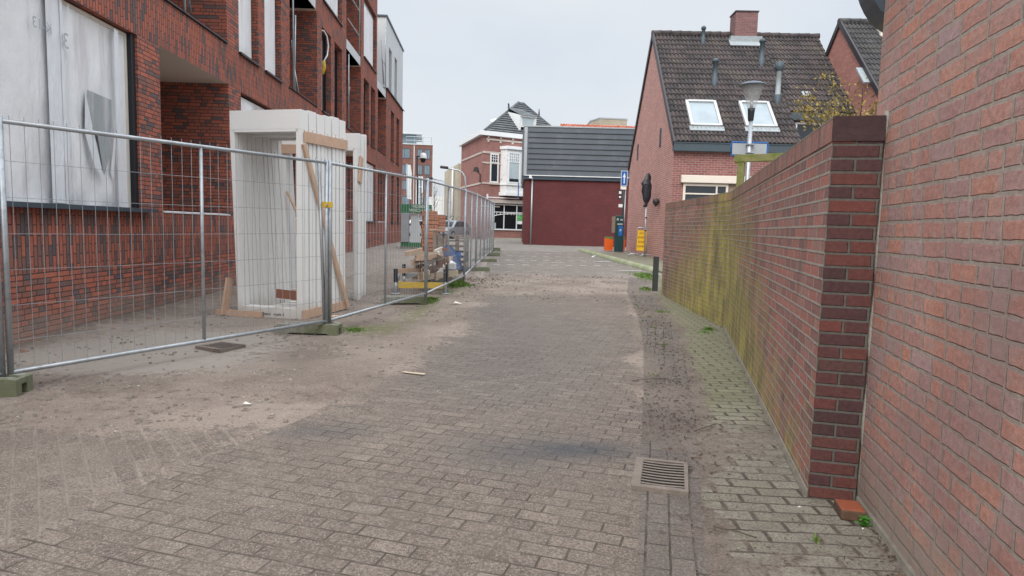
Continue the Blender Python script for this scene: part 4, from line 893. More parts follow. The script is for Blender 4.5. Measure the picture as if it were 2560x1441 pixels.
for i in range(0, 15):
    f0 = i/15; f1 = (i+1)/15
    a, b, c_, d_ = P0.lerp(T0, f0), P1.lerp(T1, f0), P1.lerp(T1, f1), P0.lerp(T0, f1)
    mb.face([a+nrm_*.09, b+nrm_*.09, c_+nrm_*.012, d_+nrm_*.012], 0, [(0, i*.36+.01), (6, i*.36+.01), (6, i*.36+.35), (0, i*.36+.35)])
    mb.face([a, b, b+nrm_*.09, a+nrm_*.09], 0, [(0, i*.36+.001)]*4)
mb.build('tile_courses', 'slate', roofo, keep=True)
mb = MB(); mb.tube([rp[0], pk[0], pk[1], rp[1]], .11, 8); mb.tube([pk[0], rp[3]], .11, 8); mb.build('hip_ridge', 'slate', roofo)
mb = MB(); mb.tube([(3.7, 2.6, 10.8), (3.65, 2.6, 11.7), (3.6, 2.6, 11.85)], .07, 8); mb.build('vent_pipe', 'coping', roofo)
mb = MB(); mb.tube([(6.6, 2.5, 10.8), (6.6, 2.5, 11.7)], .09, 8, radii=[.12, .03]); mb.build('finial', 'coping', roofo)
mb = MB(); mb.box(0, .8, 0, .35, 0, .1, mx=Matrix.Translation((1.3, .9, 9.75)) @ Matrix.Rotation(R(40), 4, 'X') @ Matrix.Rotation(R(28), 4, 'Z')); mb.build('roof_window', 'whitepaint', roofo)
# dormer
dm = MB(); dm.prism([(.25, 9.05), (.05, 10.45), (.10, 10.55), (2.6, 11.15), (2.6, 9.05)], 3.35, 3.52, 'x'); dm.prism([(.25, 9.05), (.05, 10.45), (.10, 10.55), (2.6, 11.15), (2.6, 9.05)], 4.75, 4.92, 'x'); dm.box(3.52, 4.75, .12, .2, 9.6, 10.5); dm.box(3.35, 4.92, -.02, .12, 10.42, 10.52)
do = dm.build('dormer', 'whitepaint', oh)
dm = MB(); dm.face([(3.3, -.1, 10.52), (4.97, -.1, 10.52), (4.8, 2.7, 11.55), (3.45, 2.7, 11.55)]); dm.build('dormer_roof', 'slate', do, keep=True)
dm = MB(); dm.face([(3.6, .115, 9.7), (4.67, .115, 9.7), (4.67, .115, 10.38), (3.6, .115, 10.38)]); dm.build('pane', 'blind', do, keep=True)
# stone bands, brackets
mb = MB()
for z0, z1 in ((8.26, 8.40), (7.22, 7.38), (6.42, 6.54), (4.82, 4.94), (3.0, 3.1)):
    x0 = .3 if z0 > 8 else .0; x1 = 7.5 if z0 > 8 else 1.62; mb = MB(); mb.box(x0, x1, -.05, -.001, z0, z1); mb.build('stone_band', 'stone', oh)
for x in (.45, 1.55, 2.65, 3.7):
    mb = MB(); mb.box(x-.07, x+.07, -.09, -.002, 8.10, 8.255); mb.build('stone_bracket', 'stone', oh); mb = MB(); mb.box(x-.06, x+.06, -.12, -.002, 8.405, 8.6); mb.build('cornice_bracket', 'stone', oh)
ang = math.atan2(e1.y, e1.x)
mb = MB()
for z0, z1 in ((7.20, 7.34), (4.80, 4.94)): mb = MB(); mb.box(.3, (sl.length), 0, .05, z0, z1); o = mb.build('side_band', 'stone', oh); o.rotation_euler[2] = ang
win_y(.68, 1.42, 4.96, 7.24, 0, oh, .09, 'whitepaint', 'glass', mull=(), trans=(6.55,), th=.07)
mb = MB()
for i in range(1, 3): mb.box(.77+i*.19-.015, .77+i*.19+.015, -.06, -.028, 6.6, 7.15)
for i in range(1, 3): mb.box(.77, 1.33, -.058, -.029, 6.6+i*.19-.015, 6.6+i*.19+.015)
mb.build('glazing_bars', 'whitepaint', oh)
mb = MB(); mb.box(.58, 1.52, -.12, -.001, 4.80, 4.955); mb.build('window_sill', 'stone', oh)
mb = MB(); mb.prism([(1.62, 0), (1.86, -.62), (4.4, -.62), (4.64, 0)], 4.15, 7.75, 'z'); bay = mb.build('bay_window', 'oldpaint', oh)
for y_, z0, z1 in ((-.78, 7.62, 7.86), (-.74, 3.95, 4.22), (-.70, 4.78, 4.92)): mb = MB(); mb.prism([(1.53, 0), (1.82, y_), (4.44, y_), (4.73, 0)], z0, z1, 'z'); mb.build('bay_moulding', 'whitepaint', bay)
for a, b in ((1.98, 3.08), (3.14, 4.28)):
    o = win_y(a, b, 4.95, 7.4, -.62, oh, .10, 'whitepaint', 'blind', trans=(6.62,), th=.06)
    mb = MB()
    for i in range(1, 5): mb.box(a+.1+i*(b-a-.2)/5-.02, a+.1+i*(b-a-.2)/5+.02, -.675, -.645, 6.68, 7.3)
    for i in range(1, 3): mb.box(a+.1, b-.1, -.673, -.646, 6.68+i*.2-.02, 6.68+i*.2+.02)
    mb.build('glazing_bars', 'whitepaint', o)
    mb = MB(); mb.box(a+.12, b-.12, -.66, -.647, 5.06, 5.3); mb.build('dark_strip', 'glass', o)
# shop front
mb = MB(); mb.box(.62, 7.4, -.30, -.001, 3.34, 3.62); mb.build('shop_fascia', 'stone', oh)
mb = MB(); mb.box(.28, .38, -.4, -.3, 3.55, 4.0); mb.box(.38, 3.2, -.38, -.32, 3.72, 3.80); mb.build('awning_rail', 'whitepaint', oh)
sf = win_y(.92, 5.2, 1.18, 3.28, 0, oh, .10, 'whitepaint', 'glassdark', mull=(2.02, 3.20, 4.3), trans=(2.62,), th=.09)
mb = MB(); ptsa = []
for k in range(25):
    u_ = k/24; x = lerp(1.0, 5.1, u_); ptsa.append((x, -.065, 2.22+.30*math.sin(math.pi*min(1, max(0, u_)))**.55))
mb.tube(ptsa, .035, 6)
for x in (1.35, 1.68, 2.35, 2.7, 2.95, 3.5, 3.8): mb.box(x-.02, x+.02, -.075, -.04, 2.42, 2.58)
mb.build('arched_bar', 'whitepaint', sf)
mb = MB(); mb.box(1.05, 1.3, -.06, -.034, 1.3, 1.75); mb.build('side_panel', 'blind', sf)
mb = MB(); mb.box(3.28, 3.92, -.065, -.038, 2.0, 2.42); gs = mb.build('letting_sign', 'lightgreen', sf); mb = MB(); mb.box(3.28, 3.92, -.065, -.038, 1.70, 1.96); mb.build('sign_foot', 'whiteink', gs)
lettering('TE\nHUUR', .20, 'blackink', gs, (3.60, -.067, 2.21), (R(90), 0, 0))
mb = MB(); mb.box(.5, 6.0, -.22, -.001, .3, .55); mb.box(.4, 6.0, -.55, -.222, .3, .42); mb.build('plinth_step', 'cement', oh)
mb = MB(); mb.box(0, .2, -.25, -.05, .4, 1.1); o = mb.build('bollard_stub', 'coping', oh); o.location = (3.75, 0, 0)

# beige building left of it
bg_ = thing('beige_building', 'narrow beige rendered building between the brick corner house and the sky', 'building', (-8.05, 75, 0))
mb = MB(); mb.prism([(0, 0), (1.7, -1.6), (5, 0), (5, 9), (0, 9)], .3, 7.55, 'z'); mb.raw([(0, 0, 7.55), (1.7, -1.6, 7.55), (1.7, -1.6, 8.35), (1.7, 4, 8.35), (0, 4, 7.9)], [(0, 1, 2, 4), (1, 3, 2)])
mb.prism([(1.7, -1.6), (5, 0), (5, 9), (1.7, 9)], 7.55, 8.4, 'z'); mb.build('wall', 'beige', bg_)
mb = MB(); mb.tube([(1.05, -1.3, .4), (1.05, -1.3, 7.9)], .09, 8); mb.build('downpipe', 'whitepaint', bg_)

# modern block far behind
fb = thing('apartment_block', 'distant brown brick apartment block with rows of windows and rooftop railing', 'building', (-21.7, 93.8, 0), R(7.5)); fb.scale = (1, 1, 1.05)
mb = MB(); mb.box(0, 9.8, 0, 12, .1, 12.3); mb.build('wall', 'farbrick', fb)
mb = MB(); mb.box(9.8, 10.0, -.05, 12, .1, 12.35); mb.box(7.1, 7.22, -.06, -.001, .5, 12.2); mb.box(-.1, 9.8, -.1, 12, 12.3, 12.42); mb.build('white_edge', 'stucco', fb)
for iz in range(5):
    for ix, (a, b) in enumerate(((5.0, 6.6), (7.6, 8.35), (8.6, 9.45))):
        z0 = 1.5+iz*2.15+.3
        if ix == 1 and iz < 3: continue
        win_y(a, b, z0, z0+1.35, 0, fb, .07, 'bluegrey', 'glassblue', mull=((a+b)/2,), th=.05)
win_y(7.45, 8.45, 3.9, 8.0, 0, fb, .13, 'whitepaint', 'glassblue', mull=(7.95,), trans=(5.2, 6.6), th=.09)
mb = MB(); mb.box(0, 7.4, 2, 10, 12.42, 13.9); ph = mb.build('penthouse', 'glassblue', fb); mb = MB(); mb.box(-.5, 8.2, 1.2, 10.5, 13.9, 14.15); mb.build('penthouse_roof', 'stucco', ph)
mb = MB()
for z in (12.9, 13.4): mb.tube([(6, .2, z), (9.6, .2, z)], .035, 5)
for x in (6, 7.2, 8.4, 9.6): mb.tube([(x, .2, 12.4), (x, .2, 13.4)], .035, 5)
mb.build('railing', 'galv', fb)
ab = thing('balcony_tower', 'tall beige flat with glass balconies peeping past the grey top storey', 'building', (-13.6, 55, 0))
mb = MB(); mb.box(0, 3.2, 0, 2.5, .1, 16.6); mb.build('wall', 'beige', ab)
for z0, z1 in ((14.2, 16.2), (10.9, 11.5), (9.0, 9.5)):
    mb = MB(); mb.box(3.203, 3.75, -.3, 1.5, z0, z1); mb.build('balcony', 'beige', ab)
for z0 in (9.5, 11.5): mb = MB(); mb.box(3.5, 3.6, -.25, 1.4, z0, z0+1.0); mb.build('balustrade', 'glassblue', ab)
# ------------------------------------------------------------------ temporary mesh fence
PST = [(-5.35, 1.80, .12), (-3.955, 5.0, .13), (-2.29, 8.04, .15), (-1.50, 11.25, .19), (-1.12, 15.0, .23), (-1.05, 18.4, .31), (-.97, 21.7, .36), (-.90, 25.0, .40), (-.86, 28.3, .42)]
FLAB = ['mesh fence panel cut by the left edge of the photo', 'nearest full mesh fence panel, in front of the plastic covered window', 'mesh fence panel beside the white door frames with the yellow clamp',
        'third mesh fence panel, in front of the yellow steel rack', 'mesh fence panel just past the grass tuft where the fence straightens', 'mesh fence panel beside the first of the three close concrete feet',
        'mesh fence panel beside the second of the three close concrete feet', 'farthest mesh fence panel, ending before the shop front']
def fence_panel(a, b, label, wires=True):
    a = Vector(a); b = Vector(b); d = b-a; L = math.hypot(d.x, d.y); ang_ = math.atan2(d.y, d.x); slope = d.z/L
    t_ = thing('mesh_fence', label, 'mesh fence', a, ang_, 'temporary mesh fence panels')
    def P3(x, z, y=0): return (x, y, z+slope*x)
    g = .03
    for x in (g, L-g): mb = MB(); mb.tube([P3(x, -.06), P3(x, 2.02)], .0225, 10); mb.build('post', 'galv', t_)
    mb = MB(); mb.tube([P3(L/2, .03), P3(L/2, 1.97)], .017, 8); mb.build('post', 'galv', t_)
    for z in (.03, 1.98): mb = MB(); mb.tube([P3(g, z), P3(L-g, z)], .0195, 10); mb.build('rail', 'galv', t_)
    mb = MB(); n = 34; r_ = .0024
    for i in range(1, n):
        x = L*i/n+random.uniform(-.006, .006); bow = .012*math.sin(i*1.1); mb.tube([P3(x, .0, .006), P3(x+bow*.5, 1.0, .006+bow*.6), P3(x, 2.03, .006)], r_, 4, caps=False)
    for k in range(1, 7):
        z = .28*k; mb.tube([P3(g, z, -.004), P3(L*.25, z-.006, -.004+.01*math.sin(k)), P3(L*.75, z-.004, -.004), P3(L-g, z, -.004)], r_*1.15, 4, caps=False)
    mb.build('wire_mesh', 'wire', t_)
    return t_
for i in range(len(PST)-1): fence_panel(PST[i], PST[i+1], FLAB[i])
# clamp
cl_ = thing('fence_clamp', 'small yellow clamp joining two fence posts by the white frames', 'clamp', (-2.29, 8.02, 1.62))
mb = MB(); mb.box(-.07, .07, -.035, -.025, -.035, .035); mb.box(-.07, -.055, -.035, .035, -.035, .035); mb.build('plate', 'yellow', cl_, bevel=.004)
mb = MB(); mb.tube([(0, -.06, 0), (0, .05, 0)], .012, 6); mb.build('bolt', 'galv', cl_)
# extra leaning tube beside the post
lt = thing('leaning_tube', 'grey steel tube leaning against the post beside the white frames', 'tube', (-2.36, 8.0, 0))
mb = MB(); mb.tube([(0.03, .02, .10), (-.04, .02, 2.14)], .02, 10); mb.build('pole', 'galv', lt)
# concrete feet
def foot(loc, rot, label, first=[None]):
    if first[0] is None:
        t_ = thing('concrete_block', label, 'concrete block', loc, rot, 'concrete feet of the mesh fence')
        mb = MB(); hf = .145
        # trough shaped block with feet and notches, built as profile in x,z
        mb.prism([(-.40, 0), (-.24, 0), (-.20, .022), (.26, .022), (.30, 0), (.40, 0), (.40, hf-.01), (.34, hf), (-.34, hf-.012), (-.40, hf-.04)], -.115, -.035, 'y')
        mb.prism([(-.40, 0), (-.24, 0), (-.20, .022), (.26, .022), (.30, 0), (.40, 0), (.40, hf-.01), (.34, hf), (-.34, hf-.012), (-.40, hf-.04)], .035, .115, 'y')
        mb.box(-.36, .335, -.0345, .0345, .03, hf-.035); mb.box(-.30, -.26, -.0348, .0348, hf-.034, hf-.008); mb.box(-.1, -.06, -.0348, .0348, hf-.034, hf-.006); mb.box(.1, .14, -.0348, .0348, hf-.034, hf-.006); mb.box(.36, .398, -.0348, .0348, hf-.06, hf-.008)
        mb.build('block_body', 'concrete', t_, bevel=.006); first[0] = t_; return t_
    return dup(first[0], loc, rot, label)
foot((-4.20, 4.93, .0), R(8), 'concrete fence foot cut by the left edge of the photo')
foot((-2.55, 8.08, .0), R(-2), 'mossy concrete fence foot below the white door frames')
foot((-1.90, 11.98-.62, .01), R(12), 'grey concrete fence foot in front of the yellow steel rack')
foot((-1.52, 15.05, .06), R(8), 'dark concrete fence foot behind the grass tuft')
foot((-1.03, 17.95, .15), R(3), 'first and nearest of the three close concrete feet at the far fence')
foot((-.92, 21.0, .24), R(2), 'second of the three close concrete feet at the far fence')
foot((-.88, 24.2, .32), R(4), 'third of the three close concrete feet at the far fence')
foot((-.95, 28.0, .38), R(4), 'farthest concrete foot at the end of the mesh fence')

# ------------------------------------------------------------------ stacks of white door frames
def frame_stack(loc, rot, W0, Hh, n, pitch, label, spread=.1, tilt=.0, skew=.03):
    t_ = thing('door_frame_stack', label, 'door frames', loc, rot)
    for i in range(n):
        mb = MB(); y0 = i*pitch; dep = pitch-.026; hh = Hh+.012*math.sin(i*2.1); sp = spread*(1-i*.12); xo = .006*math.sin(i*3.7); sp += skew*i
        z0 = tilt*i; jw = .075; hd = .27
        def jamb(xb, xt, w__):
            for (ya, yb, ins) in ((y0, y0+dep*.42, 0), (y0+dep*.42, y0+dep*.55, .014), (y0+dep*.55, y0+dep, .0)):
                a_, b_ = xb+ins, xb+w__-ins; c_, d_ = xt+ins, xt+w__-ins
                vs = [(a_, ya, z0), (b_, ya, z0), (b_, yb, z0), (a_, yb, z0), (c_, ya, z0+hh-hd), (d_, ya, z0+hh-hd), (d_, yb, z0+hh-hd), (c_, yb, z0+hh-hd)]
                mb.raw(vs, [(0, 3, 2, 1), (4, 5, 6, 7), (0, 1, 5, 4), (1, 2, 6, 5), (2, 3, 7, 6), (3, 0, 4, 7)])
        jamb(xo, xo-sp, jw); jamb(xo+W0-jw, xo+W0-jw, jw)
        mb.box(xo-sp, xo+W0, y0, y0+dep, z0+hh-hd+.002, z0+hh); mb.box(xo-sp+.05, xo+W0-.05, y0+.0, y0+dep*.4, z0+hh-hd-.035, z0+hh-hd)
        mb.box(xo+jw, xo+W0-jw, y0+.002, y0+dep-.002, z0, z0+(.15 if i == 0 else .06))
        mb.build('frame', 'framewhite', t_)
    return t_
fs1 = frame_stack((-4.04, 9.50, 0), math.atan2(-.27, 1.03), 1.06, 2.97, 6, .212, 'tall stack of white door frames standing behind the fence', .10, .008)
def board(parent, p0, p1, w_, th, mat, name='cleat', up=(0, 0, 1)):
    p0, p1 = Vector(p0), Vector(p1); d = (p1-p0).normalized(); n = Vector(up).cross(d).normalized() if abs(Vector(up).dot(d)) < .99 else Vector((1, 0, 0)); b_ = d.cross(n).normalized()
    vs = []
    for p in (p0, p1):
        for s1, s2 in ((-1, -1), (1, -1), (1, 1), (-1, 1)): vs.append(p+n*th/2*s1+b_*w_/2*s2)
    mb = MB(); mb.raw(vs, [(0, 3, 2, 1), (4, 5, 6, 7), (0, 1, 5, 4), (1, 2, 6, 5), (2, 3, 7, 6), (3, 0, 4, 7)]); return mb.build(name, mat, parent)
board(fs1, (1.085, .06, 2.60), (1.085, 1.25, 2.63), .15, .022, 'plywood')
board(fs1, (1.080, .04, 2.50), (1.110, 1.24, .05), .075, .035, 'plywood', 'brace', up=(0, 1, .5))
board(fs1, (1.085, -.02, .07), (1.085, 1.30, .09), .13, .022, 'plywood')
board(fs1, (.10, .8, .26), (.98, .8, .22), .14, .03, 'redply')
board(fs1, (-.14, -.12, .02), (-.12, -.02, .55), .14, .03, 'plywood', 'brace', up=(0, 1, 0))
board(fs1, (-.30, -.1, .04), (.45, -.06, .05), .09, .04, 'plywood')
fs2 = frame_stack((-4.26, 12.02, 0), math.atan2(-.12, 1.35), 1.40, 3.02, 5, .11, 'second stack of white door frames behind the first, partly hidden', .02, .008)
board(fs2, (-.02, -.025, 2.72), (.62, -.025, 2.72), .16, .025, 'plywood'); board(fs2, (.10, -.03, 1.95), (.52, -.03, 1.05), .075, .025, 'plywood', up=(0, 1, 0))
board(fs2, (1.42, .2, 2.62), (1.42, .1, 2.15), .18, .02, 'plywood')
mb = MB(); mb.box(1.41, 1.49, -.20, -.02, .0, 1.62); mb.build('side_post', 'framewhite', fs2)
bp = tag(MB().box(-.03, .25, 0, .1, 0, .03).build('timber_offcut', 'plywood', loc=(-2.62, 9.2, .02), rotz=R(65)), 'thin pale timber offcut lying at the foot of the white frames', 'timber')
lettering('V&P  Van Brand   merk 3', .060, 'blackink', fs1, (.47, -.003, .055), (R(90), 0, 0), ext=.0005)
for tx_, s_, h_ in (('K-13', 7.52, 3.52), ('3', 7.93, 3.46)): lettering(tx_, .17 if tx_ != '3' else .26, 'pencil', bld, (-.028, s_, h_), (R(90), 0, R(90)), sx=-1, ext=.0005)
# grate under the fence
def grate(loc, rot, wx, wy, n, label, mat='castiron'):
    t_ = thing('drain_grate', label, 'drain grate', loc, rot)
    mb = MB(); f_ = .035; z1 = .012
    z1 = .020; mb.box(-wx/2, wx/2, -wy/2, -wy/2+f_, -.03, z1); mb.box(-wx/2, wx/2, wy/2-f_, wy/2, -.03, z1); mb.box(-wx/2, -wx/2+f_*1.3, -wy/2+f_, wy/2-f_, -.03, z1); mb.box(wx/2-f_*.6, wx/2, -wy/2+f_, wy/2-f_, -.03, z1); mb.build('frame', mat, t_, bevel=.003)
    for i in range(n):
        y = -wy/2+f_+(i+.62)*(wy-2*f_)/(n+.25); mb = MB(); bw = (wy-2*f_)/(n+.25)*.27; x0, x1 = -wx/2+f_*1.29, wx/2-f_*.59
        for k in range(8):
            xa, xb = lerp(x0, x1, k/8), lerp(x0, x1, (k+1)/8); ya, yb = y-.010*math.sin(math.pi*k/8), y-.010*math.sin(math.pi*(k+1)/8)
            v8 = [(xa, ya-bw, .010), (xb, yb-bw, .010), (xb, yb+bw, .010), (xa, ya+bw, .010), (xa, ya-bw*.8, .019), (xb, yb-bw*.8, .019), (xb, yb+bw*.8, .019), (xa, ya+bw*.8, .019)]
            mb.raw(v8, [(4, 5, 6, 7)], 0); mb.raw(v8, [(0, 1, 5, 4), (2, 3, 7, 6)], 1)
        mb.build('bar', [mat, 'grimeshade'], t_, keep=True)  # bar sides near black: grime plus slot shade put into the colour
    mb = MB(); mb.box(-wx/2+.02, wx/2-.01, -wy/2+.02, wy/2-.02, -.01, .003); mb.build('pit_shade', 'grimeshade', t_)  # flat dark slab stands in for the shade down the drain
    return t_
grate((.875, 3.80-.22, .011), R(-14), .30, .46, 9, 'dusty cast iron drain grate in the gutter beside the grey pavement')
grate((-3.15, 6.95, .026), R(-25), .38, .34, 8, 'dusty drain grate in the ground just in front of the fence')

# ------------------------------------------------------------------ site materials behind the fence
rk = thing('steel_rack', 'low steel rack with yellow beams holding timber offcuts', 'rack', (-2.30, 12.75, .03), R(8))
def pst(x, y, z1, mat='dark'):
    mb = MB(); mb.tube([(x, y, .0), (x, y, .02)], .11, 8); mb.tube([(x, y, .02), (x, y, z1*.5)], .034, 8); mb.build('base', 'galv', rk)
    mb = MB(); mb.box(x-.04, x+.04, y-.04, y+.04, z1*.5, z1); mb.build('upright', mat, rk)
for x, y in ((0, 0), (.98, .15), (.12, 1.6), (1.05, 1.75)): pst(x, y, .50)
mb = MB(); mb.box(.05, .93, .02, .07, .12, .24); mb.build('beam', 'yellow', rk)
mb = MB(); mb.box(.99, 1.04, .22, 1.7, .16, .28); mb.build('beam', 'yellow', rk)
mb = MB(); mb.box(-.02, .03, .05, 1.6, .18, .30); mb.build('beam', 'galv', rk)
mb = MB(); mb.box(.14, 1.0, 1.62, 1.67, .18, .30); mb.build('beam', 'galv', rk)
tp = thing('timber_pile', 'heap of sawn timber offcuts and planks in the yellow steel rack', 'timber', (-2.15, 12.95, .30), R(8))
rr = random.Random(3)
for i in range(40):
    a = rr.uniform(-.5, .5)+R(75); L_ = rr.uniform(.5, 1.5); x = rr.uniform(.15, .80); y = rr.uniform(.2, 1.4); z = i*.014+.02
    d = Vector((math.cos(a), math.sin(a), rr.uniform(-.12, .22)))*L_/2
    board(tp, (x-d.x, y-d.y, z-d.z*.5), (x+d.x, y+d.y, z+d.z*.5), rr.uniform(.05, .13), rr.uniform(.02, .05), rr.choice(['plywood', 'plywood', 'timber', 'card', 'redply', 'cream']), 'plank')
ws = thing('white_sheet_stack', 'stack of white panels lying on the timber heap', 'panels', (-2.12, 14.6, .42), R(10))
for i in range(4): mb = MB(); mb.box(0+.03*i, .85, 0, 1.3, i*.035, i*.035+.03); mb.build('sheet', 'whitepaint', ws)
mb = MB(); mb.box(.05, .12, .1, 1.2, -.34, -.005); mb.box(.7, .77, .1, 1.2, -.34, -.005); mb.build('bearer', 'timber', ws)
bs = thing('brick_stack', 'tall leaning stack of orange hollow bricks behind the fence', 'brick stack', (-2.45, 17.7, .13), R(12))
for i in range(10):
    mb = MB(); o_ = .02*math.sin(i*1.9); mb.box(-.02+o_, .40+o_, 0, .5, .42+i*.125, .42+i*.125+.115); mb.build('brick_layer', 'brickstack', bs, bevel=.004)
mb = MB(); mb.box(0, .42, 0, .5, 0, .12); mb.box(.02, .10, .02, .48, .12, .415); mb.box(.32, .40, .02, .48, .12, .415); mb.build('pallet', 'timber', bs)
bs2 = thing('brick_stack', 'shorter orange brick stack on timber posts beside the tall one', 'brick stack', (-2.28, 18.4, .2), R(5))
for i in range(4): mb = MB(); mb.box(0, .35, 0, .4, 1.02+i*.125, 1.02+i*.125+.115); mb.build('brick_layer', 'brickstack', bs2, bevel=.004)
mb = MB(); 
for x in (.02, .14, .27): mb.box(x, x+.05, .02, .08, 0, 1.015); mb.box(x, x+.05, .3, .36, 0, 1.015)
mb.build('upright', 'darktimber', bs2)
tb = MB(); rr = random.Random(11); pts = []
nn = 12
for j in range(nn+1):
    for i in range(nn+1):
        u_, v_ = i/nn, j/nn; pts.append((u_*.8, v_*.9, max(0, math.sin(math.pi*u_))**.6*max(0, math.sin(math.pi*v_))**.6*.62+.04*mnoise.noise(Vector((u_*6, v_*6, 1)))))
tb.raw(pts, [(j*(nn+1)+i, j*(nn+1)+i+1, (j+1)*(nn+1)+i+1, (j+1)*(nn+1)+i) for j in range(nn) for i in range(nn)], 0, True)
tag(tb.build('tarpaulin', 'bluetarp', loc=(-2.15, 17.0, .25)), 'crumpled blue tarpaulin between the brick stack and the post', 'tarpaulin')
pp = thing('pallet_pile', 'pile of old pallets and crates behind the fence bend', 'pallets', (-1.85, 17.6, .15), R(4))
for i in range(7):
    z = i*.145
    mb = MB()
    for k in range(5): mb.box(0, .65, k*.2, k*.2+.12, z+.10, z+.125)
    for x in (0, .28, .56): mb.box(x, x+.09, 0, .92, z, z+.098)
    mb.build('pallet', rr.choice(['timber', 'darktimber', 'timber']), pp)
bl = thing('blue_crate', 'small blue plastic crate on the pallet pile', 'crate', (-1.75, 17.42, .55))
mb = MB(); mb.box(0, .35, 0, .1, 0, .02); mb.box(0, .35, 0, .02, .02, .16); mb.box(0, .02, .02, .1, .02, .16); mb.box(.33, .35, .02, .1, .02, .16); mb.build('crate_body', 'bluesign', bl)
pb = thing('post_bundle', 'bundle of weathered square posts standing upright behind the fence', 'posts', (-1.95, 15.8, .12), R(3))
for x, y, h_ in ((0, 0, 1.16), (.11, .02, 1.10), (.05, .12, 1.05), (.16, .12, 1.0)): mb = MB(); mb.box(x, x+.085, y, y+.085, 0, h_); mb.build('post', 'timber', pb)
mb = MB(); mb.box(-.06, .28, -.03, .2, 1.165, 1.19); mb.build('cap', 'plywood', pb)
# mobile camera tower
ct = thing('camera_tower', 'grey mobile camera cabinet with green signs and a dome camera on a mast', 'camera tower', (-4.45, 28.0, .33), R(6))
mb = MB(); mb.prism([(0, .32), (.42, .32), (.34, 1.56), (.03, 1.56)], 0, .7, 'y'); mb.build('cabinet', 'stucco', ct)
mb = MB(); mb.box(-.42, .48, -.05, .75, 0, .14); mb.box(-.40, .45, -.02, .72, .14, .32, 1); mb.build('base', ['concrete', 'greensign'], ct)
mb = MB(); mb.box(-.42, .92, -.14, -.09, 1.58, 1.95); s_ = mb.build('banner', 'greensign', ct)
lettering('MOBIELE\nVIDEO-UNIT', .165, 'whiteink', s_, (.42, -.143, 1.775), (R(90), 0, 0))
mb = MB(); mb.box(-.38, -.06, -.08, .6, .34, 1.52); mb.build('side_cabinet', 'zinc', ct)
mb = MB(); mb.tube([(.30, .4, 1.5), (.24, .4, 4.05)], .035, 8); mb.build('mast', 'coping', ct)
mb = MB(); mb.tube([(.24, .4, 4.0), (.50, .4, 4.12)], .03, 6); mb.build('mast_arm', 'coping', ct)
mb = MB(); mb.lathe([(0, 4.20), (.10, 4.17), (.155, 4.05), (.155, 3.95)], .50, .4, 14); cm = mb.build('dome_camera', 'whitepaint', ct)
mb = MB(); mb.lathe([(.12, 3.95), (.11, 3.86), (.07, 3.78), (0, 3.76)], .50, .4, 14); mb.build('dome', 'dark', cm)
# flag banners near the far block
for i, (x, y) in enumerate(((-13.2, 80), )):
    fbn = thing('flag_banner', 'white vertical flag banner in front of the distant apartment block', 'banner', (x, y, .4))
    mb = MB(); mb.tube([(0, 0, 0), (0, 0, 8.4)], .05, 6); mb.build('pole', 'galv', fbn)
    mb = MB(); mb.prism([(.08, 4.2), (.60, 4.1), (.55, 5.6), (.62, 7.2), (.45, 8.3), (.08, 8.3)], -.02, .02, 'y'); o = mb.build('flag', 'stucco', fbn)
wh = thing('white_hoarding', 'white hoarding panels on the horizon left of the beige building', 'hoarding', (-10.4, 78, .4))
for i in range(5): mb = MB(); mb.box(i*.95, i*.95+.8, 0, .1, 2.4, 4.4+.1*math.sin(i)); mb.box(i*.95+.35, i*.95+.42, .0, .09, 0, 2.4); mb.build('panel', 'whiteink', wh)
# hedge bank far away
hb = MB(); rr = random.Random(2)
for i in range(900):
    x = rr.uniform(-20, -5); z = rr.uniform(.3, 2.6)*(1-.12*rr.random()); y = 72+rr.uniform(-1, 1); s_ = rr.uniform(.12, .3); a = rr.uniform(0, 6.3); b_ = rr.uniform(-1, 1)
    hb.face([(x, y, z), (x+s_*math.cos(a), y+s_*b_, z+s_*math.sin(a)), (x-s_*math.sin(a)*.6, y, z+s_*math.cos(a)*.6)])
tag(hb.build('hedge', 'hedge', keep=True), 'dull green hedge bank below the distant apartment block', 'hedge')
# bare tree near the beige building
def bare_tree(loc, h_, label, seed):
    t_ = thing('bare_tree', label, 'tree', loc); rr = random.Random(seed); mb = MB(); mb.tube([(0, 0, 0), (.05, 0, h_*.45), (.02, 0, h_)], .05, 5, radii=[.07, .045, .012]); mb.build('trunk', 'bark', t_)
    mb = MB()
    for i in range(26):
        z = lerp(h_*.3, h_*.92, i/26); a = rr.uniform(0, 6.28); L_ = (h_-z)*.35+.3; q = Vector((math.cos(a)*L_*.5, math.sin(a)*L_*.5, L_*1.0))
        mb.tube([(0.03, 0, z), tuple(Vector((.03, 0, z))+q*.5+Vector((0, 0, -.05))), tuple(Vector((.03, 0, z))+q)], .01, 4, radii=[.02, .013, .006])
    mb.build('branches', 'bark', t_)
bare_tree((-7.4, 60, .4), 4.9, 'thin bare tree just left of the beige building', 1); bare_tree((-9.4, 66, .4), 4.6, 'thin bare tree farther left over the hedge', 4)
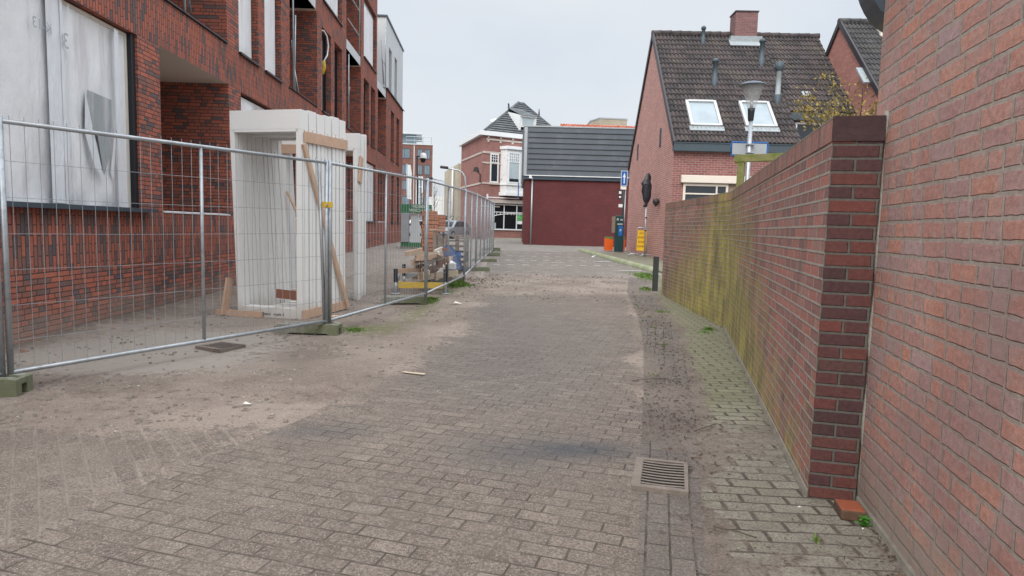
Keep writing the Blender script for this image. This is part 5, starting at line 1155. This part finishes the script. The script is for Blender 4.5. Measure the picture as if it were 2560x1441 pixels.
# far street lamps
def arm_lamp(loc, h_, L_, label, s):
    t_ = thing('street_lamp', label, 'street lamp', loc, 0, 'curved arm street lamps'); pts = [(0, 0, 0), (0, 0, h_*.8)]+[(-s*L_*.35*(1-math.cos(a)), 0, h_*.8+h_*.17*math.sin(a)) for a in (.5, 1.0, 1.5)]+[(-s*L_, 0, h_)]
    mb = MB(); mb.tube(pts, .06, 6); mb.build('pole', 'zinc', t_); mb = MB(); mb.tube([(-s*L_*.8, 0, h_), (-s*L_*1.15, 0, h_+.06)], .11, 6); mb.build('lamp_head', 'coping', t_)
arm_lamp((-3.75, 50, .4), 5.4, 1.7, 'tall curved arm street lamp in front of the side of the corner house', 1); arm_lamp((-6.1, 60, .4), 5.3, 1.8, 'curved arm street lamp farther off by the beige building', 1)
wl = thing('wall_lantern', 'small dark lantern on a bracket at the corner of the old house', 'lantern', (-2.75, 51.9, 5.3))
mb = MB(); mb.tube([(0, 0, -.4), (0, -.1, .2), (-.25, -.3, .45)], .05, 6); mb.build('arm', 'coping', wl); mb = MB(); mb.prism([(-.55, .42), (-.05, .42), (-.15, .75), (-.45, .75)], -.5, -.1, 'y'); mb.build('lamp_head', 'coping', wl)
# cars
def car(loc, rot, label, paint, L_=4.3, Wd=1.75, Hh=1.45):
    t_ = thing('parked_car', label, 'car', loc, rot)
    pr = [(-L_/2, .35), (-L_/2+.05, .75), (-L_*.30, .92), (-L_*.17, Hh-.06), (-L_*.05, Hh), (L_*.26, Hh-.02), (L_*.43, .98), (L_/2-.02, .85), (L_/2, .35), (L_*.36, .22), (-L_*.36, .22)]
    mb = MB(); mb.prism(pr, -Wd/2, Wd/2, 'y'); mb.build('body', paint, t_, bevel=.06)
    gl = [(-L_*.275, .95), (-L_*.165, Hh-.13), (-L_*.05, Hh-.09), (L_*.25, Hh-.11), (L_*.39, .98)]
    mb = MB(); mb.prism(gl, -Wd/2-.006, Wd/2+.006, 'y'); mb.build('window', 'glass', t_)
    mb = MB(); mb.raw([(-L_*.315, -Wd*.42, .93), (-L_*.315, Wd*.42, .93), (-L_*.185, Wd*.38, Hh-.09), (-L_*.185, -Wd*.38, Hh-.09)], [(0, 1, 2, 3)]); mb.build('windscreen', 'glass', t_, keep=True)
    for x in (-L_*.31, L_*.31):
        for y in (-Wd/2+.08, Wd/2-.08):
            mb = MB(); mb.tube([(x, y-.1, .32), (x, y+.1, .32)], .32, 14); w_ = mb.build('wheel', 'rubber', t_); mb = MB(); mb.tube([(x, y-.105, .32), (x, y+.105, .32)], .19, 10); mb.build('rim', 'zinc', w_)
    for y in (-.6, .6): mb = MB(); mb.box(-L_/2-.01, -L_/2+.12, y-.2, y+.2, .62, .76); mb.build('headlight', 'whiteink', t_)
    return t_
car((-5.05, 52, .4), R(70), 'silver car seen through the fence by the brick corner', 'cargrey'); car((-9.3, 58, .4), R(60), 'white car parked beyond the end of the new brick building', 'carwhite'); car((-8.0, 64, .4), R(20), 'second white vehicle behind the hedge end and camera cabinet', 'carwhite', 5.0, 1.9, 2.1)

# ------------------------------------------------------------------ right side street furniture
ls = thing('street_lamp', 'grey street lamp with clear conical shade rising behind the garden wall', 'street lamp', (4.25, 12.0, 0))
mb = MB(); mb.tube([(0, 0, 0), (0, 0, 2.0), (0.005, 0, 3.48)], .045, 12, radii=[.06, .045, .036]); mb.build('pole', 'galv', ls)
mb = MB(); mb.lathe([(.045, 3.44), (.05, 3.47), (.06, 3.60), (.068, 3.66), (0, 3.66)], seg=16); mb.build('collar', 'dark', ls)
mb = MB(); mb.lathe([(.066, 3.66), (.115, 3.82), (.17, 3.98), (.20, 4.06)], seg=28); mb.build('lamp_cone', 'lampglass', ls)
mb = MB(); mb.lathe([(.0, 4.145), (.06, 4.14), (.16, 4.115), (.235, 4.075), (.245, 4.062), (.235, 4.055), (.0, 4.075)], seg=28); mb.build('lamp_hat', 'sill', ls)
mb = MB(); mb.tube([(0, 0, 3.66), (0, 0, 4.06)], .008, 6); mb.tube([(0, 0, 3.66), (0, 0, 3.80)], .03, 10); mb.build('lamp_stem', 'zinc', ls)
sb = thing('street_name_sign', 'back of a blue rimmed sign clamped to the lamp pole', 'sign', (4.28, 12.07, 2.945), R(-2))
mb = MB(); mb.box(-.31, .31, -.008, .008, -.10, .10); mb.build('sign_plate', 'zinc', sb)
mb = MB(); mb.tube([(-.33, 0, -.10), (-.31, 0, -.12), (.31, 0, -.12), (.33, 0, -.10), (.33, 0, .10), (.31, 0, .12), (-.31, 0, .12), (-.33, 0, .10), (-.33, 0, -.10)], .013, 6); mb.build('rim', 'bluesign', sb)
mb = MB(); mb.box(-.07, .07, -.13, -.009, -.085, -.065); mb.box(-.07, .07, -.13, -.009, .065, .085); mb.build('bracket', 'galv', sb)
gp = thing('post_and_beam', 'green algae covered timber post and beam behind the garden wall', 'timber frame', (3.42, 9.95, 0), R(-72))
mb = MB(); mb.box(-.05, .05, -.035, .035, .0, 2.47); mb.build('post', 'greentimber', gp, bevel=.006)
mb = MB(); mb.box(-.10, 2.8, -.04, .04, 2.475, 2.585); mb.build('beam', 'greentimber', gp, bevel=.006); gp.rotation_euler[2] = R(-35)
bo = tag(MB().box(-.055, .055, -.055, .055, -.1, .78).build('bollard', 'darktimber', loc=(3.22, 14.55, .06), bevel=.01), 'square dark timber bollard at the far end of the garden wall', 'bollard')
# small bush on a bare twig structure behind the wall
bu = thing('bush', 'yellowish bush with twisted dark twigs above the garden wall', 'bush', (6.15, 12.3, 0)); rr = random.Random(9)
mb = MB(); tips = []
for i in range(26):
    a = rr.uniform(0, 6.28); p = Vector((rr.uniform(-.05, .45), 0, 3.15)); pts = [p]
    for k in range(5):
        a += rr.uniform(-.7, .7); p = p+Vector((math.cos(a)*.17-.03, math.sin(a)*.17, rr.uniform(-.03, .32))); pts.append(p); tips.append(p)
    mb.tube(pts, .01, 5, radii=[.03, .022, .016, .012, .008, .004])
mb.tube([(.2, 0, 0), (.2, 0, 3.2)], .05, 6); mb.build('twigs', 'bark', bu)
mb = MB()
for i in range(1900):
    c_ = rr.choice(tips)+Vector((rr.gauss(0, .075), rr.gauss(0, .075), rr.gauss(0, .07))); s_ = rr.uniform(.010, .036); a = rr.uniform(0, 6.28); q = Vector((math.cos(a), rr.uniform(-1, 1), math.sin(a)))*s_; q2 = Vector((-math.sin(a), rr.uniform(-1, 1), math.cos(a)))*s_*.6
    mb.face([c_-q, c_+q2, c_+q, c_-q2])
mb.build('leaves', 'yleaf', bu, keep=True)
# concrete bumpers
bpts = [(3.14, 30.2), (3.32, 28.09), (3.50, 25.39), (3.62, 22.75), (3.86, 20.6), (4.16, 18.95), ]
BL = ['farthest', 'fourth', 'third', 'second', 'nearest']
for i in range(5):
    a = Vector(bpts[i]); b = Vector(bpts[i+1]); d = (b-a); L_ = d.length-.10; za, zb = zg(a.y), zg(b.y)
    mb = MB(); n = 10; prof = []
    for k in range(n+1): th = math.pi*k/n; prof.append((math.cos(th)*.15, math.sin(th)*.15))
    pts = []
    for s_ in (0, .04, .10, L_-.10, L_-.04, L_):
        e_ = min(s_, L_-s_); f_ = .62 if e_ < .01 else (.86 if e_ < .05 else 1.0); pts += [(x*f_, s_-L_/2, z*f_+(zb-za)*(s_/L_-.5)) for x, z in prof]
    fs_ = [(r*(n+1)+k, r*(n+1)+k+1, (r+1)*(n+1)+k+1, (r+1)*(n+1)+k) for r in range(5) for k in range(n)]+[tuple(range(n+1)), tuple(range(5*(n+1), 6*(n+1)))[::-1]]
    mb.raw(pts, fs_, 0, False); m_ = (a+b)/2
    o = mb.build('round_parking_kerb', 'bumpercon', loc=(m_.x, m_.y, (za+zb)/2-.01), rotz=-math.atan2(d.x, d.y)); tag(o, BL[i]+' of the five green stained round concrete kerb blocks' + (' by the grass' if i == 4 else ''), 'parking kerb', 'round concrete kerb blocks along the parking place')
# yellow sign
ys_ = thing('warning_sign', 'yellow folding notice board on a bent steel stand beside the gable', 'sign', (5.20, 26.4, zg(26.4)-.035), R(-3))
mb = MB(); mb.prism([(-.19, .30), (.19, .27), (.22, 1.10), (-.16, 1.12)], -.02, .0, 'y'); s_ = mb.build('sign_face', 'yellowsign', ys_)
for k, (tx, z) in enumerate((('LET OP', .99), ('NIET PARKEREN', .82), ('VRIJ HOUDEN', .64), ('BOUWVERKEER', .46))): lettering(tx, .115 if k else .10, 'blackink', s_, (.015, -.023, z), (R(90), 0, 0), sx=.42 if k else .7, ext=.001)
mb = MB(); mb.tube([(-.20, .01, .1), (-.18, .01, 1.18), (-.14, .01, 1.22), (.19, .01, 1.22), (.24, .01, 1.18), (.22, .01, .1)], .018, 8); mb.build('frame', 'galv', ys_)
for x, y in ((-.28, .0), (.18, -.25)):
    mb = MB(); mb.tube([(x-.34, y, 0), (x-.12, y, .15), (x+.12, y, .15), (x+.34, y, 0)], .02, 8); mb.build('leg', 'galv', ys_)
# bagged sign on post
bs_ = thing('covered_sign', 'traffic sign on a thin post wrapped in a black plastic bag', 'sign', (5.15, 25.5, zg(25.5)+.05))
mb = MB(); mb.tube([(0.03, 0, 0), (.0, 0, 2.2)], .03, 8); mb.build('pole', 'galv', bs_)
mb = MB(); vs = []; nn = 18; rr = random.Random(8); pr_ = [(2.33, .05, -.05), (2.40, .09, -.03), (2.46, .06, 0), (2.55, .11, 0), (2.7, .16, 0), (2.95, .19, 0), (3.15, .19, 0), (3.22, .20, -.03), (3.32, .15, -.02), (3.45, .12, .02), (3.58, .09, .03), (3.64, .05, .02)]
prof = [(z-.39, rx, ox) for z, rx, ox in pr_]
for z, rx, ox in prof:
    for k in range(nn): a = 2*math.pi*k/nn; q = 1+.35*mnoise.noise(Vector((math.cos(a)*2, math.sin(a)*2, z*5))); vs.append((ox+math.cos(a)*rx*q, math.sin(a)*.09*q*(rx/.19)**.5, z))
mb.raw(vs, [(j*nn+k, j*nn+(k+1) % nn, (j+1)*nn+(k+1) % nn, (j+1)*nn+k) for j in range(len(prof)-1) for k in range(nn)], 0, True); mb.raw(vs[-nn:], [tuple(range(nn))]); mb.build('plastic_bag', 'bag', bs_)
mb = MB()
for z in (1.0, 1.5): mb = MB(); mb.tube([(.02, 0, z), (.015, 0, z+.06)], .038, 8); mb.build('strap', 'coping', bs_)
# parking meter with one-way sign
pm = thing('parking_meter', 'dark green parking ticket machine with a blue payment panel', 'parking meter', (4.76, 29.3, zg(29.3)+.06))
mb = MB(); mb.box(-.20, .16, -.14, .14, 0, 1.62); mb.build('cabinet', 'meter', pm, bevel=.03)
mb = MB(); mb.box(-.34, -.205, -.1, .12, .85, 1.58); mb.build('side_box', 'timber', pm)
mb = MB(); mb.box(-.06, .12, -.15, -.142, .72, 1.15); s_ = mb.build('payment_panel', 'bluesign', pm); lettering('P', .16, 'whiteink', s_, (.03, -.152, .95), (R(90), 0, 0))
mb = MB(); mb.box(-.16, -.06, -.15, -.142, 1.40, 1.50); mb.box(.0, .12, -.15, -.142, 1.40, 1.47); mb.box(-.12, .12, -.151, -.142, 1.2, 1.27); mb.build('display', 'zinc', pm)
ow = thing('one_way_sign', 'blue one way arrow sign on a dark pole behind the ticket machine', 'sign', (4.93, 29.65, zg(29.6)+.06))
mb = MB(); mb.tube([(0, 0, 0), (.02, 0, 3.3)], .04, 8); mb.build('pole', 'meter', ow)
mb = MB(); mb.tube([(.09, 0, 0), (.10, 0, 2.95)], .028, 8); mb.build('pole', 'galv', ow)
mb = MB(); mb.box(-.125, .135, -.07, -.05, 2.98, 3.62); s_ = mb.build('sign_face', 'bluesign', ow, bevel=.01)
mb = MB(); mb.box(-.14, .15, -.066, -.049, 2.965, 3.635); mb.build('sign_rim', 'whiteink', s_)
mb = MB(); mb.prism([(-.02, 3.07), (.03, 3.07), (.03, 3.34), (.075, 3.34), (.005, 3.55), (-.065, 3.34), (-.02, 3.34)], -.075, -.0705, 'y'); mb.build('arrow', 'whiteink', s_)
mb = MB(); mb.box(-.14, .12, -.07, -.04, 2.80, 2.94); mb.box(-.20, -.02, -.06, -.03, 2.0, 2.14); mb.build('sub_plate', 'whiteink', ow)
mb = MB(); mb.box(-.24, -.08, -.08, -.02, 2.35, 2.80); mb.build('box', 'coping', ow); mb = MB(); mb.box(-.21, -.1, -.085, -.0805, 2.6, 2.72); mb.box(-.2, -.11, -.085, -.0805, 2.42, 2.5); mb.build('sticker', 'whiteink', ow)
for i, (x, y, w_, lb) in enumerate(((4.34, 30.6, .36, 'orange plastic planter left of the ticket machine'), (4.98, 30.7, .3, 'orange plastic planter right of the ticket machine, mostly hidden'))):
    op = thing('orange_planter', lb, 'planter', (x, y, zg(30.6)+.05)); mb = MB(); mb.prism([(0, 0), (w_, 0), (w_+.02, .52), (-.02, .56)], 0, .4, 'y'); mb.build('tub', 'orange', op)
    mb = MB(); rr = random.Random(i)
    for k in range(120): p = Vector((rr.uniform(0, w_), rr.uniform(.03, .37), .5+rr.uniform(0, .12))); mb.face([p, p+Vector((.04*rr.uniform(-1, 1), .02, .05)), p+Vector((.03, .03*rr.uniform(-1, 1), .0))])
    mb.build('plants', 'grass', op, keep=True)
# ------------------------------------------------------------------ small things on the ground
lb = thing('loose_brick', 'single orange brick lying at the foot of the red wall', 'brick', (1.725, 3.155, .004), R(-12))
mb = MB(); mb.box(-.055, .060, -.085, .055, 0, .055); o = mb.build('brick_body', ['looseside', 'loosebrick'], lb, bevel=.008)
for p in o.data.polygons:
    if p.normal.z > .9: p.material_index = 1  # top face orange, sides a darker brown
wd = MB(); rr = random.Random(21)
for i in range(150):
    a = rr.uniform(0, 6.28); r_ = abs(rr.gauss(0, .015)); x, y, z = r_*math.cos(a), r_*math.sin(a), rr.uniform(.004, .055)*(1-r_*8)+.004; s_ = rr.uniform(.005, .010); b_ = rr.uniform(0, 6.28)
    q = Vector((math.cos(b_)*s_, math.sin(b_)*s_, rr.uniform(-.003, .004))); q2 = Vector((-math.sin(b_)*s_*.7, math.cos(b_)*s_*.7, rr.uniform(-.002, .004))); c_ = Vector((x, y, z)); wd.face([c_-q, c_-q2, c_+q, c_+q2])
tag(wd.build('weed', 'weed', loc=(1.735, 3.025, 0), keep=True), 'small bright green weed growing against the loose brick', 'weed')
def tuft_mesh(name, spots, seed, mat='grass'):
    mb = MB(); rr = random.Random(seed)
    for x, y, rx, ry, n, h_ in spots:
        for i in range(n):
            a = rr.uniform(0, 6.28); q = abs(rr.gauss(0, .55))*(1+.35*math.sin(a*3+x*9)); px, py = x+rx*q*math.cos(a), y+ry*q*math.sin(a); z = zg(py)+.005; hh = h_*rr.uniform(.4, 1.1)*(1.15-q*.6); b_ = rr.uniform(0, 6.28); w_ = rr.uniform(.002, .005)*(1+py*.07); ln = hh*rr.uniform(.2, .9)
            dx, dy = math.cos(b_), math.sin(b_)
            mb.face([(px-dy*w_, py+dx*w_, z), (px+dy*w_, py-dx*w_, z), (px+dx*ln*.4+dy*w_*.6, py+dy*ln*.4-dx*w_*.6, z+hh*.65)]); mb.face([(px-dy*w_, py+dx*w_, z), (px+dx*ln*.4+dy*w_*.6, py+dy*ln*.4-dx*w_*.6, z+hh*.65), (px+dx*ln, py+dy*ln, z+hh)])
    return mb.build(name, mat, keep=True)
tag(tuft_mesh('grass', [(-2.05, 8.4, .22, .28, 420, .035), (-1.52, 11.9, .20, .5, 900, .07), (-1.22, 14.55, .30, .45, 1500, .12), (3.62, 17.6, .38, .9, 1700, .09), (3.05, 14.7, .18, .25, 420, .07), (2.85, 9.25, .12, .12, 180, .05), (2.72, 9.0, .2, .2, 90, .03), (-1.35, 13.2, .2, .4, 300, .04), (1.42, 2.85, .03, .03, 22, .035), (4.2, 19.6, .3, .9, 500, .05), (2.6, 11.2, .3, .4, 120, .03), (-2.8, 8.6, .5, .1, 120, .03)]+[(interp(XW, _y)-.05-.02*math.sin(_y*7), _y, .05, .10, 34, .022) for _y in (2.45, 3.9, 4.7, 5.3, 6.4, 7.2, 8.1, 8.9, 10.2, 11.0, 12.3, 13.4)]+[(interp(XR, _y)+.15+.1*math.sin(_y*5), _y, .07, .12, 26, .020) for _y in (6.2, 7.9, 9.3, 10.6, 12.1, 13.3)], 4), 'green grass tufts at the foot of the fence and along the pavement edge', 'grass', kind='stuff')
def scatter(name, n, fn, smin, smax, mat, seed, flat=.5, label='', cat=''):
    mb = MB(); rr = random.Random(seed)
    for i in range(n):
        x, y = fn(rr); s_ = lerp(smin, smax, rr.random()**2.5)*(1+y*.035); z = zg(y)+.006+relief(x, y, .006); a = rr.uniform(0, 6.28)
        k = rr.randint(4, 6); base = [(x+math.cos(a+6.283*j/k)*s_*rr.uniform(.6, 1), y+math.sin(a+6.283*j/k)*s_*rr.uniform(.6, 1), z) for j in range(k)]
        top = [(lerp(x, p[0], .6), lerp(y, p[1], .6), z+s_*flat) for p in base]; mb.raw(base+top, [(j, (j+1) % k, k+(j+1) % k, k+j) for j in range(k)]+[tuple(range(k, 2*k))])
    return tag(mb.build(name, mat, keep=True), label, cat, kind='stuff')
CL = [(-5+3.6*random.random(), 4.3+8*random.random()**1.2, .05+.35*random.random()) for _ in range(45)]
def s_left(rr):
    if rr.random() < .6:
        cx, cy, cs_ = rr.choice(CL); return min(cx+rr.gauss(0, cs_), interp(XL, cy)), cy+rr.gauss(0, cs_*.8)
    while True:
        y = rr.uniform(4.3, 14); x = rr.uniform(-5.4, interp(XL, y)+.3)
        if rr.random() < .5+.5*(1-y/14): return x, y
def s_gut(rr):
    y = 2.6+rr.random()**.8*10; return interp(XR, y)+rr.gauss(.22, .22), y
def s_any(rr):
    y = 1.9+rr.random()**1.3*13; return lerp(interp(XL, y), interp(XW, y), rr.random()), y
def s_base(rr): y = rr.uniform(6, 22); return -5.1-.041*y+abs(rr.gauss(0, .25)), y
scatter('gravel', 2200, s_left, .003, .024, 'sand_spill', 31, label='grey pebbles and crumbs strewn over the sandy site edge', cat='gravel')
scatter('gravel', 300, s_left, .002, .016, 'pale_pebble', 36, label='pale chips of stone and mortar on the sandy site edge', cat='gravel')
scatter('rubble', 420, s_base, .012, .05, 'rubble', 32, label='brick rubble along the foot of the new building', cat='rubble')
scatter('gravel', 260, s_any, .002, .005, 'pale_pebble', 33, label='tiny pale grit lying on the road blocks', cat='gravel')
def leaf_scatter(name, n, fn, smin, smax, mat, seed, label):
    mb = MB(); rr = random.Random(seed)
    for i in range(n):
        x, y = fn(rr); s_ = rr.uniform(smin, smax)*(1+y*.05); z = zg(y)+.008+relief(x, y, .006); a = rr.uniform(0, 6.28); l_ = s_*rr.uniform(.9, 2.2); u_ = Vector((math.cos(a), math.sin(a), 0)); v_ = Vector((-math.sin(a), math.cos(a), 0)); c_ = Vector((x, y, z)); up = Vector((0, 0, s_*rr.uniform(.2, .9)))
        mb.face([c_-u_*l_, c_-v_*s_*.5+up*.3, c_+u_*l_+up*.5, c_+v_*s_*.5+up])
    return tag(mb.build(name, mat, keep=True), label, 'leaf litter', kind='stuff')
def l_gut(rr):
    y = 3.6+rr.random()*8.5; c_ = interp(XR, y)+.18+.12*math.sin(y*2.1); return c_+rr.gauss(.05, .16), y
def l_gut2(rr):
    y0, s0 = rr.choice([(6.0, .35), (7.7, .5), (8.6, .3), (5.0, .35), (9.8, .5), (4.6, .2)]); y = rr.gauss(y0, s0*.6); return interp(XR, y)+rr.gauss(.25, .13), y
def l_wall(rr):
    y = rr.uniform(2.2, 13.5); return interp(XW, y)-abs(rr.gauss(.03, .05)), y
def l_band(rr):
    return rr.uniform(-1.1, 3.1), rr.choice([rr.gauss(14.3, .25), rr.gauss(13.0, .35), rr.gauss(17.1, .15), rr.gauss(15.9, .25)])
def l_pave(rr): y = rr.choice([rr.gauss(3.3, .12), rr.gauss(2.95, .2), rr.gauss(3.95, .25), rr.gauss(2.6, .2)]); return lerp(interp(XP, y), interp(XW, y), rr.random()), y
leaf_scatter('leaf_litter', 750, l_gut, .004, .011, 'litter', 41, 'dark leaf crumbs and twigs lying along the muddy gutter')
leaf_scatter('leaf_litter', 1000, l_gut2, .002, .008, 'litter', 46, 'dense dark clots of leaf mould in the gutter')
leaf_scatter('leaf_litter', 700, l_wall, .004, .010, 'litter', 42, 'dark leaf litter caught at the foot of the garden wall')
leaf_scatter('leaf_litter', 600, l_band, .006, .013, 'litter', 43, 'fallen leaves on the band of sand across the street')
leaf_scatter('leaf_litter', 260, l_pave, .002, .006, 'litter', 44, 'scattered leaf bits on the pale pavement blocks')
leaf_scatter('leaf_litter', 260, lambda rr: (rr.gauss(-.9, .35), rr.gauss(15.6, .5)), .006, .016, 'litter', 45, 'brown leaves beside the grass tuft at the fence')
# twigs, litter
for i, (p, q, lb_) in enumerate((((1.30, 4.42), (1.52, 4.62), 'thin dark twig lying on the muddy pavement edge'), ((1.13, 5.9), (1.5, 6.05), 'thin dark twig lying across the gutter farther up'), ((.98, 2.95), (1.15, 2.85), 'small dark twig near the bottom of the pavement'))):
    tag(MB().tube([(p[0], p[1], .018), ((p[0]+q[0])/2+.01, (p[1]+q[1])/2-.012, .026), (q[0], q[1], .016)], .0035, 5).build('twig', 'bark'), lb_, 'twig')
lt_ = MB(); lt_.raw([(-1.02, 6.01, .016), (-.80, 5.93, .016), (-.785, 5.97, .020), (-.95, 6.02, .018), (-1.0, 6.06, .016)], [(0, 1, 2, 3, 4)]); tag(lt_.build('card_scrap', 'card', keep=True), 'flat tan card scrap lying on the road blocks', 'litter')
for i, (x, y, a, s_, lb_) in enumerate(((-2.0, 4.80, .1, .05, 'crumpled white paper scrap left of the road seam'), (-1.0, 11.5, .2, .12, 'flat white litter far up on the left of the road'), (1.50, 3.20, .4, .014, 'small white shell of litter on the pale blocks'), (1.70, 2.97, .9, .012, 'small white stone under the green weed'))):
    u_ = Vector((math.cos(a), math.sin(a), 0)); v_ = Vector((-math.sin(a), math.cos(a), 0)); c_ = Vector((x, y, zg(y)+.016)); mb = MB(); pts = [c_-u_*s_, c_-v_*s_*.4+Vector((0, 0, s_*.2)), c_+u_*s_, c_+v_*s_*.35+Vector((0, 0, s_*.35)), c_-u_*s_*.4+v_*s_*.3]
    mb.raw([tuple(p) for p in pts], [(0, 1, 2, 3, 4)]); tag(mb.build('paper_scrap', 'paper', keep=True), lb_, 'litter')
# worn white arrow on the road: flecks of paint left on the blocks
mb = MB(); rr = random.Random(77)
for (x0, y0), (x1, y1), n, wd_ in (((-.62, 5.35), (.30, 6.15), 230, .04), ((.0, 5.95), (-.05, 6.3), 14, .03), ((.05, 5.75), (.12, 5.45), 60, .035), ((-.05, 6.3), (.05, 5.85), 16, .05), ((.12, 4.95), (.2, 4.85), 14, .03)):
    for i in range(n):
        f_ = rr.random(); x = lerp(x0, x1, f_)+rr.gauss(0, wd_*.5); y = lerp(y0, y1, f_)+rr.gauss(0, wd_*.8); s_ = rr.uniform(.002, .008); z = .0055+relief(x, y, .006)+.0015
        a = rr.uniform(0, 6.28); mb.face([(x+math.cos(a+k*1.57)*s_*rr.uniform(.5, 1), y+math.sin(a+k*1.57)*s_*rr.uniform(.5, 1), z) for k in range(4)])
struct('road_marking', mb, 'wornpaint', keep=True)
